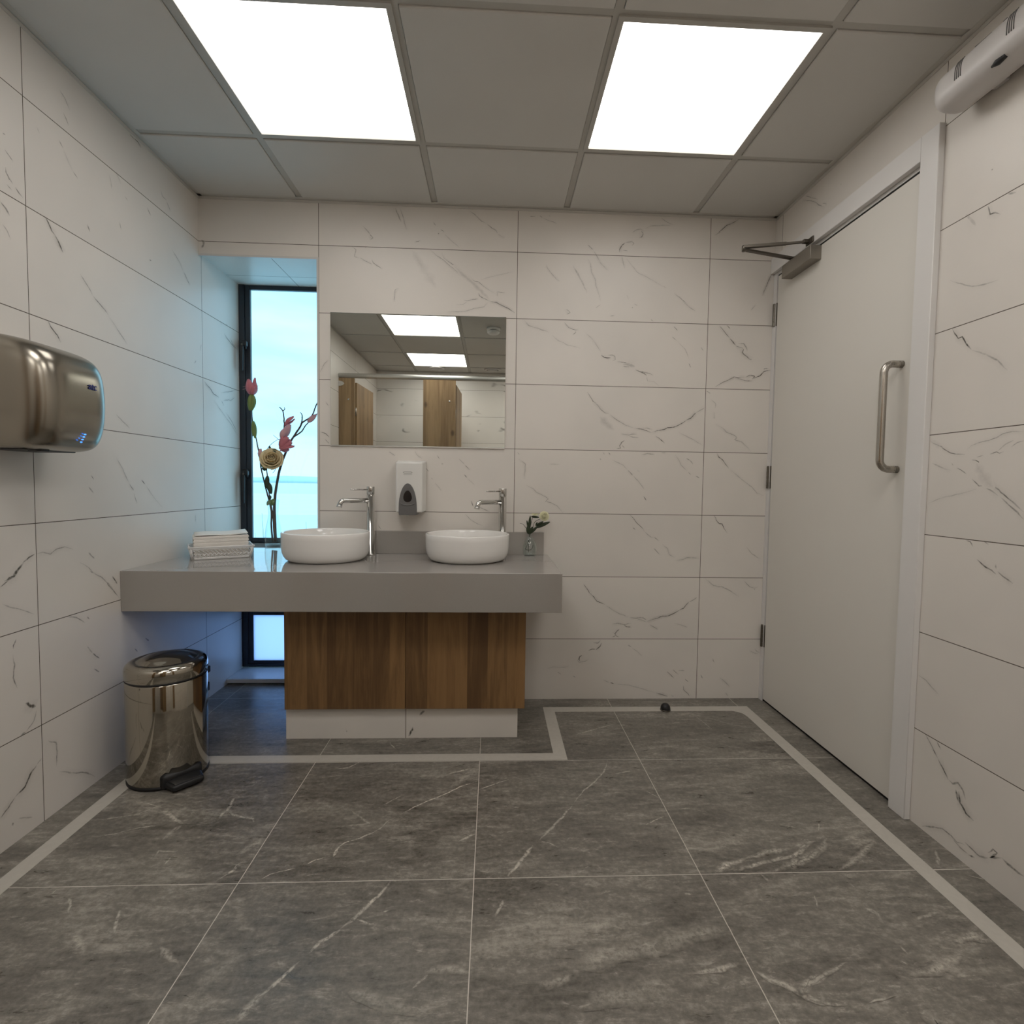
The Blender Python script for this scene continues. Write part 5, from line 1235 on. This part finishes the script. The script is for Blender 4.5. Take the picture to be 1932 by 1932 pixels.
# ================================================================== PEDAL BIN
PBX, PBY, PR = -0.3225, -0.6365, 0.1225
pb = thing('pedal_bin', 'polished steel pedal bin with a domed lid under the left end of the counter', 'bin', (PBX, PBY, 0.0))
m = MB(); m.lathe([(0, 0.0), (PR - 0.004, 0.0), (PR + 0.0008, 0.002), (PR + 0.0008, 0.010), (PR - 0.001, 0.012), (0, 0.012)], (PBX, PBY, 0), seg=96)
m.build('base_ring', M['black'], pb)
m = MB(); m.lathe([(0, 0.012), (PR - 0.001, 0.012), (PR, 0.014), (PR, 0.346), (PR - 0.002, 0.3495), (PR - 0.004, 0.351), (0, 0.351)], (PBX, PBY, 0), seg=96)
m.build('body', M['bin'], pb)
m = MB(); m.lathe([(PR - 0.006, 0.3515), (PR + 0.001, 0.3515), (PR + 0.001, 0.356), (PR - 0.006, 0.356)], (PBX, PBY, 0), seg=96)
m.build('lid_seal', M['black'], pb)
m = MB(); m.lathe([(0, 0.356), (PR + 0.0005, 0.356), (PR + 0.002, 0.358), (PR + 0.002, 0.386), (PR - 0.001, 0.396), (PR - 0.008, 0.4035), (PR - 0.018, 0.4075), (PR - 0.026, 0.4082), (PR - 0.031, 0.4062), (PR - 0.034, 0.4068), (PR - 0.050, 0.4150), (PR - 0.080, 0.4235), (PR - 0.105, 0.4268), (0, 0.4275)], (PBX, PBY, 0), seg=96)
m.build('lid', M['bin'], pb)
pa = -0.70
pd, pn = Vector((math.cos(pa), math.sin(pa), 0)), Vector((-math.sin(pa), math.cos(pa), 0))
def pp(r_, t_, z):
    q = Vector((PBX, PBY, 0)) + pd * r_ + pn * t_
    return (q.x, q.y, z)
def slab(m, r0, r1, hw0, hw1, z0, z1, z0b, z1b, bev):
    t = bmesh.new()
    vs = [t.verts.new(pp(*q)) for q in [(r0, -hw0, z0), (r1, -hw1, z0b), (r1, hw1, z0b), (r0, hw0, z0), (r0, -hw0, z1), (r1, -hw1, z1b), (r1, hw1, z1b), (r0, hw0, z1)]]
    for f in [(0, 3, 2, 1), (4, 5, 6, 7), (0, 1, 5, 4), (1, 2, 6, 5), (2, 3, 7, 6), (3, 0, 4, 7)]:
        t.faces.new([vs[i] for i in f])
    bmesh.ops.recalc_face_normals(t, faces=t.faces[:])
    bmesh.ops.bevel(t, geom=t.edges[:], offset=bev, segments=3, affect='EDGES', profile=0.5)
    for f in t.faces:
        f.smooth = True
    m._merge(t)
m = MB()
slab(m, PR - 0.012, PR + 0.045, 0.058, 0.048, 0.010, 0.032, 0.008, 0.027, 0.007)
slab(m, PR - 0.030, PR + 0.003, 0.066, 0.060, 0.002, 0.056, 0.002, 0.052, 0.012)
slab(m, PR - 0.004, PR + 0.040, 0.050, 0.040, 0.032, 0.0355, 0.027, 0.030, 0.0015)
m.build('pedal', M['black'], pb)
ha = 0.52
hd_ = Vector((math.cos(ha), math.sin(ha), 0))
for z0, z1, r_ in ((0.335, 0.358, 0.007), (0.268, 0.300, 0.005)):
    q = Vector((PBX, PBY, 0)) + hd_ * (PR - 0.002)
    m = MB(); m.box(q.x - r_, q.x + r_, q.y - r_ * 1.6, q.y + r_ * 1.6, z0, z1, bev=0.003); m.build('hinge', M['black'], pb)

# ================================================================== DOOR STOP, CLOSER, WALL UNIT
ds_ = thing('door_stop', 'small black dome door stop on the pale floor border near the back wall', 'door stop', (1.605, -0.135, 0.0006))
m = MB()
m.lathe([(0, 0), (0.021, 0), (0.0225, 0.004), (0.022, 0.012), (0.019, 0.022), (0.012, 0.0295), (0.005, 0.032), (0, 0.0322)], (1.605, -0.135, 0.0006), seg=40)
m.build('rubber_dome', M['black'], ds_)
m = MB(); m.lathe([(0, 0), (0.0235, 0), (0.0240, 0.002), (0.0228, 0.0045), (0, 0.0045)], (1.605, -0.135, 0.0006), seg=40)
m.build('base_plate', M['darkmetal'], ds_)

dc = thing('door_closer', 'bronze grey overhead door closer with a folded arm at the top of the white door', 'door closer', (XR, -0.257, 1.953))
m = MB(); m.box(XR - 0.0465, XR - 0.0002, -0.3675, -0.1500, 1.9535, 2.0095, bev=0.0015, seg=2)
m.build('body', M['closer'], dc)
m = MB()
def bar(m, a, b, w, h, w2=None):
    a, b = Vector(a), Vector(b)
    d = (b - a).normalized()
    sd_ = d.cross(Vector((0, 0, 1))).normalized()
    upv = sd_.cross(d)
    w2 = w2 or w
    rings = []
    for p_, ww in ((a, w), (b, w2)):
        rings.append([p_ + sd_ * ww / 2 + upv * h / 2, p_ - sd_ * ww / 2 + upv * h / 2, p_ - sd_ * ww / 2 - upv * h / 2, p_ + sd_ * ww / 2 - upv * h / 2])
    m.loft(rings, smooth=False)
EL = Vector((1.857, -0.226, 2.0450))
bar(m, (XR - 0.022, -0.197, 2.024), EL + Vector((0, 0, -0.004)), 0.020, 0.0075, 0.017)
m.lathe([(0, 0), (0.011, 0), (0.011, 0.020), (0, 0.020)], (XR - 0.022, -0.197, 2.009), seg=24)
m.build('main_arm', M['darkmetal'], dc)
m = MB()
bar(m, EL + Vector((0, 0, 0.0075)), (2.010, -0.284, 2.0470), 0.020, 0.011, 0.012)
bar(m, (2.000, -0.280, 2.0470), (2.078, -0.312, 2.0450), 0.010, 0.008)
m.build('forearm', M['darkmetal'], dc)
m = MB(); m.lathe([(0, 0), (0.0085, 0), (0.0085, 0.022), (0.006, 0.025), (0, 0.026)], (EL.x, EL.y, EL.z - 0.011), seg=24)
m.build('elbow_pin', M['hinge'], dc)
m = MB(); m.box(XR - 0.026, XR - 0.0202, -0.345, -0.295, 2.033, 2.056, bev=0.001)
m.box(XR - 0.048, XR - 0.0255, -0.322, -0.304, 2.038, 2.052, bev=0.001)
m.build('bracket', M['darkmetal'], dc)

wu = thing('wall_unit', 'white plastic tube-shaped wall unit with slotted grilles below the ceiling, by the door', 'wall unit', (XR, -1.30, 2.115))
UX, UZ, UR = XR - 0.064, 2.112, 0.050
UY0, UY1 = -1.040, -1.62
rings = []
nr = 40
def usec(y, sc):
    out = []
    for k in range(nr):
        a = 2 * PI * k / nr
        x, z = math.cos(a), math.sin(a)
        e = 0.70
        out.append((UX + UR * sc * math.copysign(abs(x) ** e, x), y, UZ + UR * sc * math.copysign(abs(z) ** e, z)))
    return out
for y, sc in [(UY0, 0.60), (UY0 - 0.003, 0.80), (UY0 - 0.009, 0.92), (UY0 - 0.018, 0.98), (UY0 - 0.032, 1.0), (UY0 - 0.30, 1.0), (UY1 + 0.02, 0.98), (UY1, 0.6)]:
    rings.append(usec(y, sc))
m = MB(); m.loft(rings); m.build('housing', M['plastic2'], wu)
for yb in (-1.118, -1.262):
    m = MB()
    for k in range(4):
        y = yb - 0.0058 * k
        P = []
        for q in range(9):
            a = PI * (0.76 + 0.27 * q / 8)
            P.append((UX + (UR + 0.0002) * math.copysign(abs(math.cos(a)) ** 0.70, math.cos(a)), y, UZ + (UR + 0.0002) * math.copysign(abs(math.sin(a)) ** 0.70, math.sin(a))))
        m.tube(P, 0.0013, seg=6)
    m.build('grille', M['inkg'], wu)
m = MB()
def upt(a, y, d=0.0003):
    return (UX + (UR + d) * math.copysign(abs(math.cos(a)) ** 0.70, math.cos(a)), y, UZ + (UR + d) * math.copysign(abs(math.sin(a)) ** 0.70, math.sin(a)))
m.tube([upt(PI * 0.70, -1.160), upt(PI * 0.70, -1.172), upt(PI * 0.70, -1.205)], [0.0022, 0.0014, 0.0010], seg=6)
m.build('switch_slot', M['inkg'], wu)
m = MB(); m.tube([upt(PI * 0.66, -1.232), upt(PI * 0.66, -1.242)], 0.0030, seg=8); m.build('indicator', M['inkg'], wu)
for y in (-1.225,):
    m = MB(); m.tube([upt(PI * 1.30, y + 0.016, -0.002), upt(PI * 1.30, y, -0.001), upt(PI * 1.30, y - 0.022, -0.002)], [0.003, 0.0085, 0.006], seg=8); m.build('recess', M['black'], wu)
for y in (-1.14, -1.45):
    m = MB(); m.box(UX + 0.02, XR - 0.0003, y - 0.02, y + 0.02, UZ - 0.03, UZ + 0.03, bev=0.003); m.build('bracket', M['plastic2'], wu)

# ================================================================== BEHIND THE CAMERA (seen in the mirror)
YC0, YC1 = -2.2, -2.228
def pilaster(x0, x1, bolt, label):
    t = thing('cubicle_pilaster', label, 'cubicle panel', ((x0 + x1) / 2, YC0 - 0.014, 0.0), 'cubicle uprights')
    m = MB(); m.box(x0, x1, YC1, YC0, 0.15, 1.9155, bev=0.001, seg=1); m.build('panel', M['wood_c'], t)
    m = MB(); m.lathe([(0, 0), (0.02, 0), (0.02, 0.006), (0.011, 0.01), (0.011, 0.15), (0, 0.15)], ((x0 + x1) / 2, (YC0 + YC1) / 2, 0), seg=20); m.build('foot', M['satin'], t)
    if bolt:
        m = MB(); m.lathe([(0, 0.005), (0.006, 0.0045), (0.008, 0.002), (0.008, 0.0), (0, 0.0)], mtx=Matrix.Translation((bolt, YC0, 1.735)) @ Matrix.Rotation(-PI / 2, 4, 'X'), seg=20); m.build('bolt', M['chrome'], t)
    return t
pilaster(XL + 0.001, -0.3947, -0.4456, 'oak laminate cubicle upright against the left wall, seen in the mirror')
pilaster(0.189, 0.467, 0.4157, 'wide oak laminate cubicle upright in the middle of the mirror reflection')
pilaster(1.190, 1.440, None, 'oak laminate cubicle upright on the door side')
def cubicle_door(hx, hy, ex_, ey_, label):
    t = thing('cubicle_door', label, 'cubicle door', (hx, hy, 0.15), 'open cubicle doors')
    d = Vector((ex_ - hx, ey_ - hy, 0))
    nrm = Vector((-d.y, d.x, 0)).normalized() * 0.009
    a, b = Vector((hx, hy, 0)), Vector((ex_, ey_, 0))
    m = MB(); m.prism([((a + nrm).x, (a + nrm).y), ((b + nrm).x, (b + nrm).y), ((b - nrm).x, (b - nrm).y), ((a - nrm).x, (a - nrm).y)], 'z', 0.15, 1.884, bev=0.001)
    m.build('leaf', M['wood_c'], t)
    for z in (0.4, 1.6):
        m = MB(); m.lathe([(0, 0), (0.006, 0), (0.006, 0.07), (0, 0.07)], (hx, hy + 0.006, z), seg=14); m.build('hinge', M['satin'], t)
    return t
cubicle_door(-0.392, -2.242, -0.366, -2.752, 'oak laminate cubicle door standing open near the left wall, seen in the mirror')
cubicle_door(0.4625, -2.242, 0.4815, -2.700, 'oak laminate cubicle door standing open behind the middle upright, seen in the mirror')
hr = thing('head_rail', 'round brushed aluminium rail along the top of the cubicles, seen in the mirror', 'rail', (0.79, -2.214, 1.937))
m = MB(); m.tube([(XL + 0.001, -2.214, 1.9375), (0.5, -2.214, 1.9375), (XR - 0.001, -2.214, 1.9375)], 0.0215, seg=32); m.build('rail_tube', M['alu'], hr)
m = MB()
q = [(-0.5275 + 0.045 * max(0, math.cos(a)) , 1.868 + 0.022 * math.sin(a)) for a in [k / 20 * 2 * PI for k in range(20)]]
m.prism([(-0.5275, 1.846), (-0.505, 1.848), (-0.488, 1.856), (-0.479, 1.868), (-0.488, 1.880), (-0.505, 1.888), (-0.5275, 1.890)], 'y', YC0, YC0 + 0.003)
m.build('wall_bracket', M['chrome'], hr)
cp = thing('cubicle_partition', 'oak laminate partition between the cubicles behind the middle upright', 'cubicle panel', (0.33, -2.96, 0.15))
m = MB(); m.box(0.322, 0.338, YF + 0.001, YC1 - 0.001, 0.15, 1.88); m.build('panel', M['wood_c'], cp)
m = MB(); m.box(0.315, 0.345, YF + 0.1, YF + 0.13, 0.0, 0.15); m.build('foot', M['satin'], cp)
sm = thing('smoke_detector', 'white round smoke detector on the ceiling, seen at the right of the mirror', 'smoke detector', (0.788, -1.93, ZC))
m = MB(); m.lathe([(0, 0), (0.056, 0), (0.056, -0.014), (0.050, -0.018), (0, -0.018)], (0.788, -1.93, ZC - 0.0005), seg=48); m.build('base', M['plastic'], sm)
m = MB(); m.lathe([(0, -0.018), (0.038, -0.018), (0.038, -0.024), (0, -0.024)], (0.788, -1.93, ZC - 0.0005), seg=48); m.build('vent_gap', M['black'], sm)
m = MB(); m.lathe([(0, -0.024), (0.050, -0.024), (0.050, -0.036), (0.040, -0.046), (0.0, -0.048)], (0.788, -1.93, ZC - 0.0005), seg=48); m.build('cap', M['plastic'], sm)
for x, lb in ((0.1645, 'round white ceiling vent at the centre of the mirror, beyond the lights'), (0.7765, 'round white ceiling vent at the right of the mirror, beyond the lights')):
    cvn = thing('ceiling_vent', lb, 'vent', (x, -3.50, ZC), 'round ceiling vents')
    m = MB(); m.lathe([(0.055, -0.001), (0.085, -0.001), (0.092, -0.004), (0.090, -0.009), (0.070, -0.014), (0.058, -0.010), (0.055, -0.001)], (x, -3.50, ZC), seg=48); m.build('ring', M['plastic2'], cvn)
    m = MB(); m.lathe([(0, -0.0185), (0.046, -0.0185), (0.052, -0.0155), (0.052, -0.0125), (0.01, -0.0115), (0.01, -0.0005), (0, -0.0005)], (x, -3.50, ZC), seg=48); m.build('disc', M['plastic2'], cvn)
